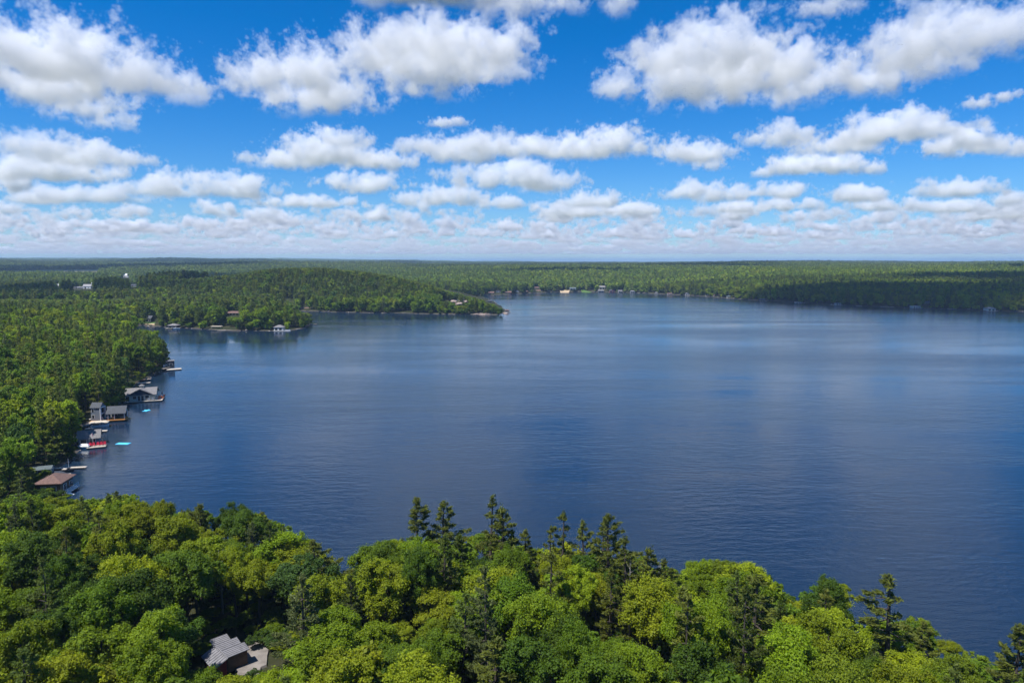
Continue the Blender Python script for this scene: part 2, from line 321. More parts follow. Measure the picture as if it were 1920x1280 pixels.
# ------------------------------------------------------------------ clouds: banks of real vapour in voxel volumes
def cloud_mat():
    m, nt, out = node_mat('cloud_vapour')
    pv = nt.nodes.new('ShaderNodeVolumePrincipled'); nt.links.new(pv.outputs[0], out.inputs['Volume'])
    pv.inputs['Color'].default_value = (0.995, 0.995, 0.995, 1); pv.inputs['Density'].default_value = 1.0; pv.inputs['Anisotropy'].default_value = 0.1
    pv.inputs['Density Attribute'].default_value = 'density'
    return m
cloud_mat()
BASE = 1000.0
def cloud_volume(name, lo_, hi_, vox, dens, seed, blobs=None, scale=1 / 350., amp=2.3, field=None, zvox=None, label=None, soft=0.12):
    ng = bpy.data.node_groups.new(name, 'GeometryNodeTree'); ng.interface.new_socket('Geometry', in_out='OUTPUT', socket_type='NodeSocketGeometry')
    N = ng.nodes; K = ng.links.new
    out = N.new('NodeGroupOutput'); vc = N.new('GeometryNodeVolumeCube'); sm = N.new('GeometryNodeSetMaterial'); sm.inputs['Material'].default_value = M['cloud_vapour']
    K(vc.outputs[0], sm.inputs[0]); K(sm.outputs[0], out.inputs[0])
    vc.inputs['Min'].default_value = lo_; vc.inputs['Max'].default_value = hi_
    for i, a in enumerate('XYZ'):
        vc.inputs['Resolution ' + a].default_value = max(6, int((hi_[i] - lo_[i]) / ((zvox or vox) if i == 2 else vox)))
    P = N.new('GeometryNodeInputPosition').outputs[0]
    def mt(op, a, b_=None, c=None):
        q = N.new('ShaderNodeMath'); q.operation = op
        for i, v in enumerate((a, b_, c)):
            if v is None: continue
            if hasattr(v, 'links'): K(v, q.inputs[i])
            else: q.inputs[i].default_value = v
        return q.outputs[0]
    def vm(op, a, b_=None):
        q = N.new('ShaderNodeVectorMath'); q.operation = op; K(a, q.inputs[0])
        if b_ is not None: q.inputs[1].default_value = b_
        return q.outputs['Value'] if op == 'LENGTH' else q.outputs[0]
    def noise(sc_, detail, rough, off, stretch=(1, 1, 1)):
        z = N.new('ShaderNodeTexNoise'); z.inputs['Scale'].default_value = sc_; z.inputs['Detail'].default_value = detail; z.inputs['Roughness'].default_value = rough
        K(vm('MULTIPLY', vm('ADD', P, off), stretch), z.inputs['Vector']); return z.outputs[0]
    sx = N.new('ShaderNodeSeparateXYZ'); K(P, sx.inputs[0]); z = sx.outputs[2]
    if blobs:
        val = None
        for c, r in blobs:
            v = mt('SUBTRACT', 1.0, vm('LENGTH', vm('DIVIDE', vm('SUBTRACT', P, c), r)))
            val = v if val is None else mt('SMOOTH_MAX', val, v, 0.15)
        f = mt('ADD', val, mt('MULTIPLY', mt('SUBTRACT', noise(scale, 10, 0.68, (seed * 1371., seed * 77., 0)), 0.5), amp)); f = mt('SUBTRACT', mt('ADD', f, mt('MULTIPLY', mt('SUBTRACT', noise(scale * 5.5, 6, 0.62, (seed * 71., seed * 39., 0)), 0.5), 1.2)), 0.29)
    else:
        big = noise(field[0], 2, 0.5, (seed * 977., seed * 13., 0), (1, 1, 0.5)); mid = noise(field[0] * 4.2, 6, 0.6, (seed * 31., seed * 913., 0))
        dz = mt('DIVIDE', mt('SUBTRACT', z, BASE + 150), 190.0)
        f = mt('SUBTRACT', mt('ADD', mt('MULTIPLY', mt('SUBTRACT', big, field[1]), 5.0), mt('MULTIPLY', mt('SUBTRACT', mid, 0.5), 5.0)), mt('MULTIPLY', mt('MULTIPLY', dz, dz), 0.45))
    flat = mt('MULTIPLY', mt('SUBTRACT', z, lo_[2] + 25.0), 1 / 90.0)
    cl = N.new('ShaderNodeClamp'); K(flat, cl.inputs[0])
    mr = N.new('ShaderNodeMapRange'); mr.clamp = True; K(f, mr.inputs[0]); mr.inputs[1].default_value = 0.0; mr.inputs[2].default_value = soft; mr.inputs[3].default_value = 0.0; mr.inputs[4].default_value = dens
    K(mt('MULTIPLY', mr.outputs[0], cl.outputs[0]), vc.inputs['Density'])
    v = bpy.data.volumes.new(name); v.materials.append(M['cloud_vapour'])
    o = bpy.data.objects.new(name, v); COL.objects.link(o)
    md = o.modifiers.new('cloud', 'NODES'); md.node_group = ng
    return tag(o, label, kind='stuff')
def pixel_cloud(label, pads, seed, amp=2.3, od=4.6):
    """a cumulus from its lumps as (px, py, half width, half height); each lump lies where its line of sight meets cloud level"""
    bl = []; lo_ = np.full(3, 1e9); hi_ = -lo_; rxs, rzs, Ds = [], [], []
    for px, py, hw, hh in pads:
        d = ray(px, py); t = (BASE + 130 - CAM_Z) / d[2]; c = np.array((0, 0, CAM_Z)) + d * t; D = float(np.linalg.norm(c)); s = D / FPX
        sin_e = d[2] / np.linalg.norm(d); rx = hw * s * 1.12; ry = min(rx, 2.2 * hh * s) * 0.9
        rz = math.sqrt(max((hh * s) ** 2 - (ry * sin_e) ** 2, (0.5 * hh * s) ** 2)) * 1.1
        c[2] = BASE + 60 + 0.55 * rz
        c[1] *= (c[2] - CAM_Z) / (BASE + 130 - CAM_Z); c[0] *= (c[2] - CAM_Z) / (BASE + 130 - CAM_Z)
        r = np.array((rx, ry, rz)); bl.append((tuple(c), tuple(r))); lo_ = np.minimum(lo_, c - r * 1.45); hi_ = np.maximum(hi_, c + r * 1.45); rxs.append(rx); rzs.append(rz); Ds.append(D)
    lo_[2] = BASE
    vox = np.mean(Ds) / 683 * 1.15
    cloud_volume('cloud', tuple(lo_), tuple(hi_), vox, od / (2 * np.mean(rzs)), seed, bl, scale=1 / (0.55 * np.mean(rxs)), amp=amp, label=label)
CLOUDS = [
 ('broad white cumulus cut by the upper left edge of the picture', [(30, 105, 90, 48), (140, 110, 95, 55), (110, 160, 110, 40), (230, 145, 80, 35), (165, 205, 55, 26), (205, 230, 35, 16), (300, 160, 65, 22), (345, 180, 28, 18)]),
 ('long bright cumulus bank left of centre with two humps', [(430, 165, 34, 16), (500, 145, 60, 36), (575, 140, 80, 48), (610, 185, 85, 34), (690, 105, 55, 45), (770, 80, 70, 40), (800, 130, 100, 60), (890, 95, 90, 50), (960, 95, 45, 36), (930, 140, 50, 22)]),
 ('largest cumulus right of centre with a grey belly', [(1155, 165, 40, 32), (1200, 115, 45, 30), (1290, 95, 75, 45), (1370, 95, 95, 52), (1320, 150, 120, 55), (1420, 140, 90, 50), (1500, 125, 65, 40), (1550, 150, 55, 36), (1480, 180, 60, 22)]),
 ('tall white cumulus in the upper right corner', [(1650, 150, 45, 34), (1690, 100, 60, 45), (1770, 70, 85, 48), (1850, 70, 70, 40), (1905, 55, 45, 40), (1740, 120, 60, 30)]),
 ('cloud base cut off by the top edge above the long bank', [(740, -2, 60, 14), (880, 5, 80, 24), (960, 8, 70, 26), (1060, 0, 70, 18), (1165, 8, 34, 22)]),
 ('small ragged cloud at the top edge right of centre', [(1545, 16, 40, 15), (1580, 12, 30, 12)]),
 ('low cumulus at the left edge below the broad one', [(75, 278, 55, 22), (150, 292, 80, 22), (235, 300, 50, 15), (60, 320, 80, 22), (150, 325, 80, 20), (15, 345, 35, 20)]),
 ('rounded cumulus under the long bank with a small puff at its left', [(460, 296, 18, 14), (545, 300, 55, 22), (610, 285, 70, 32), (655, 262, 40, 17), (665, 300, 50, 20)]),
 ('chain of white cumulus over the middle of the lake', [(735, 305, 40, 20), (785, 275, 40, 16), (860, 285, 70, 28), (930, 275, 60, 26), (1000, 280, 50, 24)]),
 ('peaked cumulus joined to the chain above the far shore', [(1090, 280, 60, 26), (1150, 270, 55, 30), (1195, 280, 40, 16), (1195, 240, 16, 10)]),
 ('solitary cumulus right of the peaked one', [(1270, 285, 35, 22), (1310, 290, 50, 22), (1335, 310, 28, 12)]),
 ('long flat cumulus above the right shore', [(1410, 262, 26, 12), (1490, 255, 65, 20), (1560, 275, 80, 18), (1630, 250, 65, 26), (1700, 240, 60, 28), (1755, 245, 35, 16)]),
 ('flat lens of cloud under the long one on the right', [(1430, 325, 18, 9), (1500, 313, 55, 18), (1570, 312, 60, 17), (1630, 318, 24, 9)]),
 ('cumulus against the right edge at half cloud height', [(1775, 280, 35, 16), (1815, 262, 40, 22), (1860, 275, 50, 14), (1910, 280, 24, 14), (1830, 235, 16, 8)]),
 ('thin wisp between the bank and the chain', [(830, 232, 26, 9), (860, 230, 18, 8)]),
 ('thin wisp at the right edge below the tall cumulus', [(1838, 193, 26, 8), (1885, 182, 22, 7)]),
 ('low cumulus row over the left hills', [(190, 368, 80, 13), (90, 374, 40, 10), (330, 352, 60, 18), (450, 355, 48, 18)]),
 ('low cumulus row over the near point', [(560, 380, 60, 10), (690, 348, 55, 17), (640, 384, 40, 8)]),
 ('low cumulus row over the long wooded point', [(820, 374, 60, 15), (940, 338, 80, 20), (1030, 346, 40, 17), (940, 384, 50, 9)]),
 ('low cumulus row over the far end of the lake', [(1110, 378, 55, 14), (1275, 362, 36, 12), (1190, 396, 48, 9)]),
 ('low cumulus row over the right far shore', [(1350, 366, 44, 14), (1380, 392, 44, 9), (1470, 362, 42, 11), (1490, 388, 42, 9)]),
 ('low cumulus row near the right edge', [(1610, 368, 56, 11), (1660, 388, 44, 9), (1800, 360, 62, 11), (1790, 390, 70, 9), (1905, 374, 22, 10)]),
]
for i, (lab, pads) in enumerate(CLOUDS):
    if 'cumulus row' in lab: pads = [(a, b_ - 2, c * 1.25, d * 1.4) for a, b_, c, d in pads]
    pixel_cloud(lab, pads, i + 3, amp=5.6 if 'wisp' in lab or 'ragged' in lab else 5.2, od=2.0 if 'wisp' in lab else 1.2 if 'top edge' in lab else 2.7)
cloud_volume('cloud_field', (-20000, 14500, BASE), (20000, 30000, BASE + 420), 70, 0.009, 4, field=(1 / 1000., 0.645), zvox=45, label='rows of small flattened cumulus fading towards the horizon')
cloud_volume('cloud_field', (-70000, 30000, BASE), (70000, 95000, BASE + 460), 230, 0.004, 8, field=(1 / 1900., 0.63), zvox=75, label='farthest haze of merged cloud rows above the skyline')
def above(x, y, z=15.0):
    t = (BASE + 130 - z) / SUN_DIR.z; return (x + SUN_DIR.x * t, y + SUN_DIR.y * t, BASE + 130)
over = [(above(610, 890), (190, 120, 150)), (above(560, 985), (330, 150, 140)), (above(760, 950), (300, 190, 150)), (above(980, 960), (320, 230, 150)), (above(1000, 1300), (330, 160, 130)), (above(-650, 930), (330, 95, 130)), (above(-455, 1045), (150, 70, 110)), (above(620, 2250), (420, 200, 120)), (above(-1500, 2500), (480, 230, 120)), (above(-700, 1750), (260, 120, 110)), (above(1500, 1900), (300, 170, 110)), (above(-150, 2350), (280, 160, 110)), (above(150, 1750), (200, 90, 100)),  # unseen clouds placed so their shadows land on the given ground points
        ((-250, 2700, 1150), (420, 300, 150)), ((450, 2450, 1150), (380, 260, 140)), ((1500, 2350, 1160), (420, 320, 150)), ((-1700, 2200, 1150), (420, 300, 140)), ((1050, 1500, 1140), (300, 230, 120)), ((-900, -700, 1150), (420, 330, 140)), ((700, -900, 1150), (450, 350, 140)), ((2300, -300, 1150), (420, 350, 140)), ((-3000, -900, 1150), (450, 350, 140))]
cloud_volume('cloud_field', (-3800, -1500, BASE), (3200, 3400, BASE + 380), 32, 0.032, 17, over, scale=1 / 330., amp=2.6, label='unseen scattered cumulus overhead, placed for their shadows and reflections')

# ------------------------------------------------------------------ far wooded hills
ys2 = axis([(5200, 9000, 70), (9000, 17000, 200)]); xs2 = np.arange(-14000, 14001, 62.0)
X, Y = np.meshgrid(xs2, ys2); Z = ground(X, Y, np.full(X.shape, 5000.0)) + 11 + fbm(X, Y, 31, 90, 3) * 5
keep = np.abs(X) < 0.84 * Y + 200
idx = np.arange(X.size).reshape(X.shape)
Q = np.stack([idx[:-1, :-1], idx[:-1, 1:], idx[1:, 1:], idx[1:, :-1]], -1).reshape(-1, 4); Q = Q[keep.ravel()[Q].all(1)]
tag(link('far_forest', np_mesh('far_forest', np.stack([X, Y, Z], -1).reshape(-1, 3), Q, M['far_canopy'], True)), 'unbroken forest on the farthest ridges along the skyline', kind='stuff')

# ------------------------------------------------------------------ buildings, docks and boats
PROTECT = []                       # picture boxes (x0, y0, x1, y1, depth) no tree may stand in front of
def protect(x0, y0, x1, y1, p, pad=3): PROTECT.append((x0 - pad, y0 - pad, x1 + pad, y1 + pad, float(project(np.array(p))[2])))
def GG(px, py):
    z = 4.0
    for _ in range(12): q = G(px, py, z); z = 0.5 * z + 0.5 * gz(q.x, q.y)
    return G(px, py, z)
def window(parent, face, u, z0, w, h, W, D, pane='glass', frame='white_paint', name='window'):
    """pane set in a wall face (f front, b back, r right, l left), with its frame as a sub-part"""
    t = 0.05
    def bx(mb, uu, zz, ww, hh, th):
        if face == 'f': mb.box((uu, -th / 2, zz), (ww, th, hh))
        elif face == 'b': mb.box((uu, D + th / 2, zz), (ww, th, hh))
        elif face == 'r': mb.box((W / 2 + th / 2, uu, zz), (th, ww, hh))
        else: mb.box((-W / 2 - th / 2, uu, zz), (th, ww, hh))
    a = MB(); bx(a, u, z0 + h / 2, w, h, t); p = a.build(name, M[pane], parent)
    if frame:
        b_ = MB(); k = 0.1
        bx(b_, u, z0 + h - k / 2, w + 0.1, k, 0.09); bx(b_, u - w / 2, z0 + h / 2, k, h, 0.088); bx(b_, u + w / 2, z0 + h / 2, k, h, 0.088)
        b_.build('frame', M[frame], p)
    return p
def roof_mesh(kind, w, d, h, rh, o, t=0.16):
    mb = MB(); e = o * rh / (w / 2 if kind == 'gable_y' else d / 2)
    if kind == 'gable_y':
        mb.prism([(-w / 2 - o, h - e), (0, h + rh), (w / 2 + o, h - e), (w / 2 + o, h - e + t), (0, h + rh + t), (-w / 2 - o, h - e + t)], -o, d + o, 'y')
    elif kind == 'gable_x':
        mb.prism([(-o, h - e), (d / 2, h + rh), (d + o, h - e), (d + o, h - e + t), (d / 2, h + rh + t), (-o, h - e + t)], -w / 2 - o, w / 2 + o, 'x')
    elif kind == 'hip':
        a, b_ = w / 2 + o, o; L = max(w, d) / 2 - min(w, d) / 2 * 0.9
        r0, r1 = ((-L, d / 2), (L, d / 2)) if w >= d else ((0, d / 2 - L), (0, d / 2 + L))
        z0 = h - 0.02
        V = [(-a, -b_, z0), (a, -b_, z0), (a, d + b_, z0), (-a, d + b_, z0)]; V += [(x, y, z0 + t) for x, y, _ in V[:4]]; V += [(r0[0], r0[1], h + rh), (r1[0], r1[1], h + rh)]
        F = [(3, 2, 1, 0), (0, 1, 5, 4), (1, 2, 6, 5), (2, 3, 7, 6), (3, 0, 4, 7)]
        F += [(4, 5, 9, 8), (5, 6, 9), (6, 7, 8, 9), (7, 4, 8)] if w >= d else [(4, 5, 8), (5, 6, 9, 8), (6, 7, 9), (7, 4, 8, 9)]
        mb.poly(V, F)
    else:
        mb.box((0, d / 2, h + t / 2), (w + 2 * o, d + 2 * o, t))
    return mb
def wall_mesh(kind, w, d, h, rh):
    mb = MB()
    if kind == 'gable_y': mb.prism([(-w / 2, 0), (w / 2, 0), (w / 2, h), (0, h + rh - 0.02), (-w / 2, h)], 0, d, 'y')
    elif kind == 'gable_x': mb.prism([(0, 0), (d, 0), (d, h), (d / 2, h + rh - 0.02), (0, h)], -w / 2, w / 2, 'x')
    else: mb.box((0, d / 2, h / 2), (w, d, h))
    return mb
def house(name, label, cat, loc, rot, w, d, h, rh, wall, roof, kind='gable_y', over=0.45, opens=(), group=None, chimney=False, deck=None, stilts=0.0):
    o = empty(name, loc, rot); tag(o, label, cat, group)
    wall_mesh(kind, w, d, h, rh).build('wall', M[wall], o)
    r = roof_mesh(kind, w, d, h, rh, over).build('roof', M[roof], o)
    if chimney: MB().box((w * 0.22, d * 0.55, h + rh), (0.7, 0.7, 1.6)).build('chimney', M['stone'], r)
    for op in opens: window(o, op[0], op[1], op[2], op[3], op[4], w, d, *(op[5:]))
    if deck:
        x0, x1, y0, y1, mat = deck
        MB().box(((x0 + x1) / 2, (y0 + y1) / 2, -0.12), (x1 - x0, y1 - y0, 0.2)).build('deck', M[mat], o)
        for px_ in (x0 + 0.2, (x0 + x1) / 2, x1 - 0.2):
            MB().tube([(px_, y0 + 0.2, -2.2), (px_, y0 + 0.2, -0.22)], 0.12).build('post', M['dark_wood'], o)
    return o
def dock(label, a, b_, width, mat='deck_wood', z=0.5, posts=3, group='docks along the left shore', name='dock'):
    a, b_ = Vector(a), Vector(b_); L = (b_ - a).length; rz = math.atan2((b_ - a).y, (b_ - a).x)
    o = empty(name, (a.x, a.y, 0), rz); tag(o, label, 'dock', group)
    MB().box((L / 2, 0, z - 0.08), (L, width, 0.16)).build('deck', M[mat], o)
    MB().box((L / 2, -width / 2 + 0.06, z - 0.26), (L - 0.1, 0.1, 0.2)).build('side_beam', M['dark_wood'], o)
    for i in range(posts):
        x = L * (i + 0.6) / posts
        for s in (-1, 1): MB().tube([(x, s * (width / 2 - 0.12), -2.3), (x, s * (width / 2 - 0.12), z - 0.17)], 0.11).build('post', M['dark_wood'], o)
    return o
def boat(label, loc, rz, L, W, hull, top, kind='cover', group='boats on the left shore'):
    o = empty('motor_boat', loc, rz); tag(o, label, 'boat', group)
    pl = [(-L / 2, -W / 2), (L * 0.15, -W / 2), (L * 0.38, -W * 0.32), (L / 2, 0), (L * 0.38, W * 0.32), (L * 0.15, W / 2), (-L / 2, W / 2)]
    n = len(pl); V = [(x * 0.92, y * 0.7, -0.2) for x, y in pl] + [(x, y, 0.75 + max(0, x) * 0.05) for x, y in pl]
    MB().poly(V, [tuple(range(n - 1, -1, -1)), tuple(range(n, 2 * n))] + [(i, (i + 1) % n, n + (i + 1) % n, n + i) for i in range(n)]).build('hull', M[hull], o)
    if kind == 'cover':
        V = [(x * 0.97, y * 0.97, 0.78 + max(0, x) * 0.05) for x, y in pl] + [(x * 0.5 - L * 0.08, y * 0.3, 1.55) for x, y in pl]
        MB().poly(V, [tuple(range(n, 2 * n))] + [(i, (i + 1) % n, n + (i + 1) % n, n + i) for i in range(n)]).build('cover', M[top], o)
    else:
        MB().box((L * 0.08, 0, 1.0), (0.06, W * 0.8, 0.5), tilt=0.0).build('windscreen', M['glass'], o)
        MB().box((-L * 0.2, 0, 0.82), (L * 0.3, W * 0.7, 0.3)).build('seat', M[top], o)
    MB().box((-L / 2 - 0.15, 0, 0.55), (0.4, 0.35, 0.8)).build('outboard_motor', M['hull_dark'], o)
    return o
def chair(label, loc, rz, mat, group, s=1.0):
    o = empty('deck_chair', loc, rz); tag(o, label, 'chair', group); o.scale = (s, s, s)
    MB().box((0, 0, 0.38), (0.62, 0.6, 0.06), tilt=-0.15).build('seat', M[mat], o)
    MB().box((0, 0.38, 0.75), (0.62, 0.06, 0.85), tilt=-0.3).build('backrest', M[mat], o)
    for q in (-1, 1):
        MB().box((q * 0.36, 0.02, 0.58), (0.12, 0.7, 0.04)).build('armrest', M[mat], o)
        for y in (-0.26, 0.3): MB().box((q * 0.33, y, 0.28), (0.06, 0.06, 0.56)).build('leg', M[mat], o)
    return o
def on(px, py, z=0.5): return G(px, py, z)

# 1 dark boathouse on the cape, its ramp, dock and loungers
p = on(321, 690, 0.55)
house('boathouse', 'narrow dark navy boathouse at the tip of the wooded cape', 'boathouse', p, R(24), 3.2, 3.4, 4.0, 0.3, 'navy_siding', 'grey_shingle', 'flat', 0.25, [('f', 0, 1.6, 1.6, 1.1), ('r', 2, 0.3, 1.0, 2.0, 'glass', 'white_paint', 'door')])
protect(300, 674, 343, 696, p)
dock('broad pale dock in front of the dark navy boathouse', on(312, 692.5), on(340, 690.5), 4.6, 'pale_wood')
dock('sloping wooden ramp left of the dark navy boathouse', on(300, 692, 1.2), on(318, 687.5, 1.2), 2.2, 'deck_wood', 1.2, 2)
for k, (x, y) in enumerate(((308, 686), (312, 684.5))):
    c = chair(['white lounger on the ramp by the navy boathouse, nearer the trees', 'white lounger on the ramp by the navy boathouse, nearer the water'][k], on(x, y + 2.5, 1.25), R(200), 'white_paint', 'white loungers by the navy boathouse', 1.3)
# 2 two little docks
dock('short pale dock with nothing built on it below the cape', on(258, 718), on(282, 716.6), 1.9, 'pale_wood')
dock('weathered grey dock half hidden just above the short pale dock', on(266, 711.5), on(283, 709.5), 1.6, 'deck_wood')
boat('dark open boat tied between the two small docks', on(273, 714.5, 0), R(5), 5.0, 1.9, 'hull_dark', 'brown_siding', 'open')
protect(256, 705, 284, 720, on(258, 718))
# 3 large sage boathouse with cupola
p = on(264, 751, 0.6); RB = R(20)
bh = house('boathouse', 'large sage boathouse with grey roof, cupola and navy front gable', 'boathouse', p, RB, 11.2, 8.2, 2.7, 2.2, 'sage_siding', 'grey_shingle', 'gable_x', 0.6,
           [('f', -4.9, 0.1, 1.5, 2.1, 'glass', 'white_paint', 'door'), ('f', -2.3, 0.9, 1.5, 1.3), ('f', -0.6, 0.1, 1.1, 2.1, 'glass', 'white_paint', 'door'), ('f', 0.7, 0.1, 1.1, 2.1, 'glass', 'white_paint', 'door'), ('f', 2.5, 0.9, 1.6, 1.3), ('r', 3, 0.1, 2.0, 2.1, 'glass', 'white_paint', 'door')],
           deck=(-6.2, 8.4, -1.5, 8.4, 'pale_wood'))
MB().prism([(-3.6, 2.72), (3.6, 2.72), (0, 4.75)], -0.55, 4.4, 'y').build('gable', M['navy_siding'], bh)
MB().prism([(-5.2, 2.35), (0, 5.05), (5.2, 2.35), (5.2, 2.55), (0, 5.25), (-5.2, 2.55)], -0.9, 4.5, 'y').build('gable_roof', M['grey_shingle'], bh)
cu = MB().box((0, 4.5, 5.35), (1.6, 1.6, 1.0)).build('cupola', M['sage_siding'], bh)
MB().poly([(-1.05, 3.45, 5.86), (1.05, 3.45, 5.86), (1.05, 5.55, 5.86), (-1.05, 5.55, 5.86), (0, 4.5, 6.5)], [(3, 2, 1, 0), (0, 1, 4), (1, 2, 4), (2, 3, 4), (3, 0, 4)]).build('cupola_roof', M['grey_shingle'], cu)
protect(238, 724, 304, 756, p)
mw = Matrix.Translation(p) @ Matrix.Rotation(RB, 4, 'Z')
for k, (x, y, lab) in enumerate([(7.0, 1.0, 'orange deck chair at the front corner of the sage boathouse deck'), (8.2, 2.4, 'orange deck chair nearest the water on the sage boathouse deck'), (6.9, 3.6, 'orange deck chair against the side wall of the sage boathouse'), (8.3, 4.6, 'orange deck chair at the back of the sage boathouse deck')]):
    chair(lab, mw @ Vector((x, y, 0)), RB + R(90 + 40 * k), 'orange_paint', 'orange chairs on the boathouse deck', 1.15)
um = empty('parasol', mw @ Vector((7.6, 5.6, 0)), 0); tag(um, 'closed dark parasol on the sage boathouse deck', 'parasol')
MB().tube([(0, 0, 0), (0, 0, 2.9)], 0.05).build('pole', M['steel'], um); MB().tube([(0, 0, 1.2), (0, 0, 1.6), (0, 0, 2.7), (0, 0, 2.95)], (0.16, 0.3, 0.16, 0.03), 8).build('canopy', M['navy_siding'], um); MB().box((0, 0, 0.06), (0.6, 0.6, 0.12)).build('base', M['stone'], um)
for k, x in enumerate((3.2, 4.8)):
    chair(['white chair in front of the right window of the sage boathouse', 'white chair beside the front corner of the sage boathouse'][k], mw @ Vector((x, -0.8, 0)), RB + R(180), 'white_paint', 'white chairs in front of the sage boathouse', 1.0)
# 4 white trimmed tower cabin, 5 open pavilion on one orange deck
p = on(180, 788, 0.9)
tw = house('cabin', 'tall narrow blue-grey lake cabin with white framed gable end', 'cabin', p, R(2), 3.4, 3.4, 4.9, 1.5, 'blue_grey_siding', 'dark_shingle', 'gable_x', 0.25,
           [('r', 1.7, 0.2, 1.9, 2.0, 'glass', 'white_paint', 'door'), ('r', 1.7, 2.8, 1.9, 1.9), ('f', -0.9, 0.9, 0.9, 1.3), ('f', -0.9, 3.2, 0.9, 1.2)])
fr = MB()
for y in (0.0, 3.4): fr.box((1.8, y, 2.45), (0.22, 0.34, 4.9))
fr.box((1.82, 1.7, 2.45), (0.2, 3.1, 0.4)); fr.box((1.82, 1.7, 4.78), (0.2, 3.1, 0.3)); fr.build('white_trim', M['white_paint'], tw)
protect(172, 757, 192, 790, p)
p2 = on(218, 785.5, 0.9); rp = R(16)
pv = empty('pavilion', p2, rp); tag(pv, 'open boat pavilion with dark slate roof and white posts', 'pavilion')
W_, D_ = 5.8, 4.4
roof_mesh('gable_x', W_, D_, 2.5, 2.0, 0.5).build('roof', M['dark_shingle'], pv)
for x in (-W_ / 2 + 0.15, -0.6, W_ / 2 - 0.15):
    for y in (0.15, D_ - 0.15): MB().box((x, y, 1.25), (0.24, 0.24, 2.5)).build('post', M['white_paint'], pv)
MB().box((0, 0.15, 2.42), (W_, 0.2, 0.25)).build('beam', M['white_paint'], pv)
MB().prism([(0.2, 2.56), (D_ - 0.2, 2.56), (D_ / 2, 4.3)], W_ / 2 - 0.1, W_ / 2 + 0.02, 'x').build('gable_end', M['white_paint'], pv)
MB().box((0, D_ - 0.1, 1.2), (W_ - 0.5, 0.12, 2.4)).build('back_wall', M['navy_siding'], pv)
protect(200, 760, 242, 788, p2)
dk = empty('dock', p2, rp); tag(dk, 'angled orange timber deck joining the tall cabin and the pavilion', 'dock', 'docks along the left shore')
MB().prism([(-W_ / 2 - 0.4, -0.9), (W_ / 2 + 0.2, -0.9), (W_ / 2 + 0.2, -0.2), (W_ / 2 + 1.6, 0.2), (W_ / 2 + 1.6, 1.6), (W_ / 2 + 0.3, 1.8), (W_ / 2 + 0.3, D_), (-W_ / 2 - 5.5, D_ - 1), (-W_ / 2 - 5.5, -2.4), (-W_ / 2 - 4.0, -2.6)], -0.34, -0.06).build('deck', M['orange_wood'], dk)
for x, y in ((-6.8, -2.0), (-3.4, -0.6), (0, -0.6), (3.0, -0.6), (4.5, 0.5)): MB().tube([(x, y, -3.2), (x, y, -0.36)], 0.13).build('post', M['dark_wood'], dk)
mw = Matrix.Translation(p2) @ Matrix.Rotation(rp, 4, 'Z')
chair('white chair on the orange deck beside the tall cabin door', mw @ Vector((-4.6, 0.2, -0.05)), rp + R(160), 'white_paint', 'white chairs on the orange deck', 1.1)
chair('white chair on the orange deck beside the pavilion corner', mw @ Vector((-3.9, 1.7, -0.05)), rp + R(130), 'white_paint', 'white chairs on the orange deck', 1.1)
so = empty('sofa', mw @ Vector((0.3, 2.6, -0.05)), rp); tag(so, 'dark outdoor sofa under the pavilion roof', 'sofa')
MB().box((0, 0, 0.25), (2.2, 0.9, 0.35)).build('seat', M['hull_dark'], so); MB().box((0, 0.42, 0.65), (2.2, 0.18, 0.6)).build('backrest', M['hull_dark'], so)
for q in (-1, 1): MB().box((q * 1.05, 0, 0.5), (0.18, 0.9, 0.4)).build('armrest', M['hull_dark'], so)
tb = empty('table', mw @ Vector((1.6, 1.1, -0.05)), rp); tag(tb, 'small pale table under the front edge of the pavilion', 'table')
MB().box((0, 0, 0.45), (1.0, 0.6, 0.06)).build('tabletop', M['pale_wood'], tb)
for a in (-1, 1):
    for q in (-1, 1): MB().box((a * 0.42, q * 0.22, 0.21), (0.06, 0.06, 0.42)).build('leg', M['dark_wood'], tb)
# 6 tan boat lift canopy with docks
p = on(186, 800, 0)
cn = empty('boat_canopy', p, R(20)); tag(cn, 'tan canvas boat canopy on posts beside a long dock', 'boat canopy')
w, d = 6.4, 3.2
MB().poly([(-w / 2, -d / 2, 1.75), (w / 2, -d / 2, 1.75), (w / 2, d / 2, 1.75), (-w / 2, d / 2, 1.75), (-w / 2 + 0.9, 0, 2.35), (w / 2 - 0.9, 0, 2.35)], [(3, 2, 1, 0), (0, 1, 5, 4), (1, 2, 5), (2, 3, 4, 5), (3, 0, 4)]).build('canopy', M['tan_canvas'], cn)
for x in (-w / 2 + 0.3, w / 2 - 0.3):
    for y in (-d / 2 + 0.2, d / 2 - 0.2): MB().tube([(x, y, -2), (x, y, 1.74)], 0.06).build('post', M['steel'], cn)
boat('white boat stowed under the tan canopy', p + Vector((0.4, -0.1, 0.15)), R(20), 6.0, 2.2, 'hull_white', 'hull_dark', 'open')
dock('long pale dock running out under the tan canopy', on(158, 808.5), on(201, 806.5), 1.5, 'pale_wood')
dock('stub dock at the bow of the boat under the tan canopy', on(160, 803), on(176, 802), 1.6, 'pale_wood', posts=2)
protect(160, 790, 206, 811, on(180, 808))
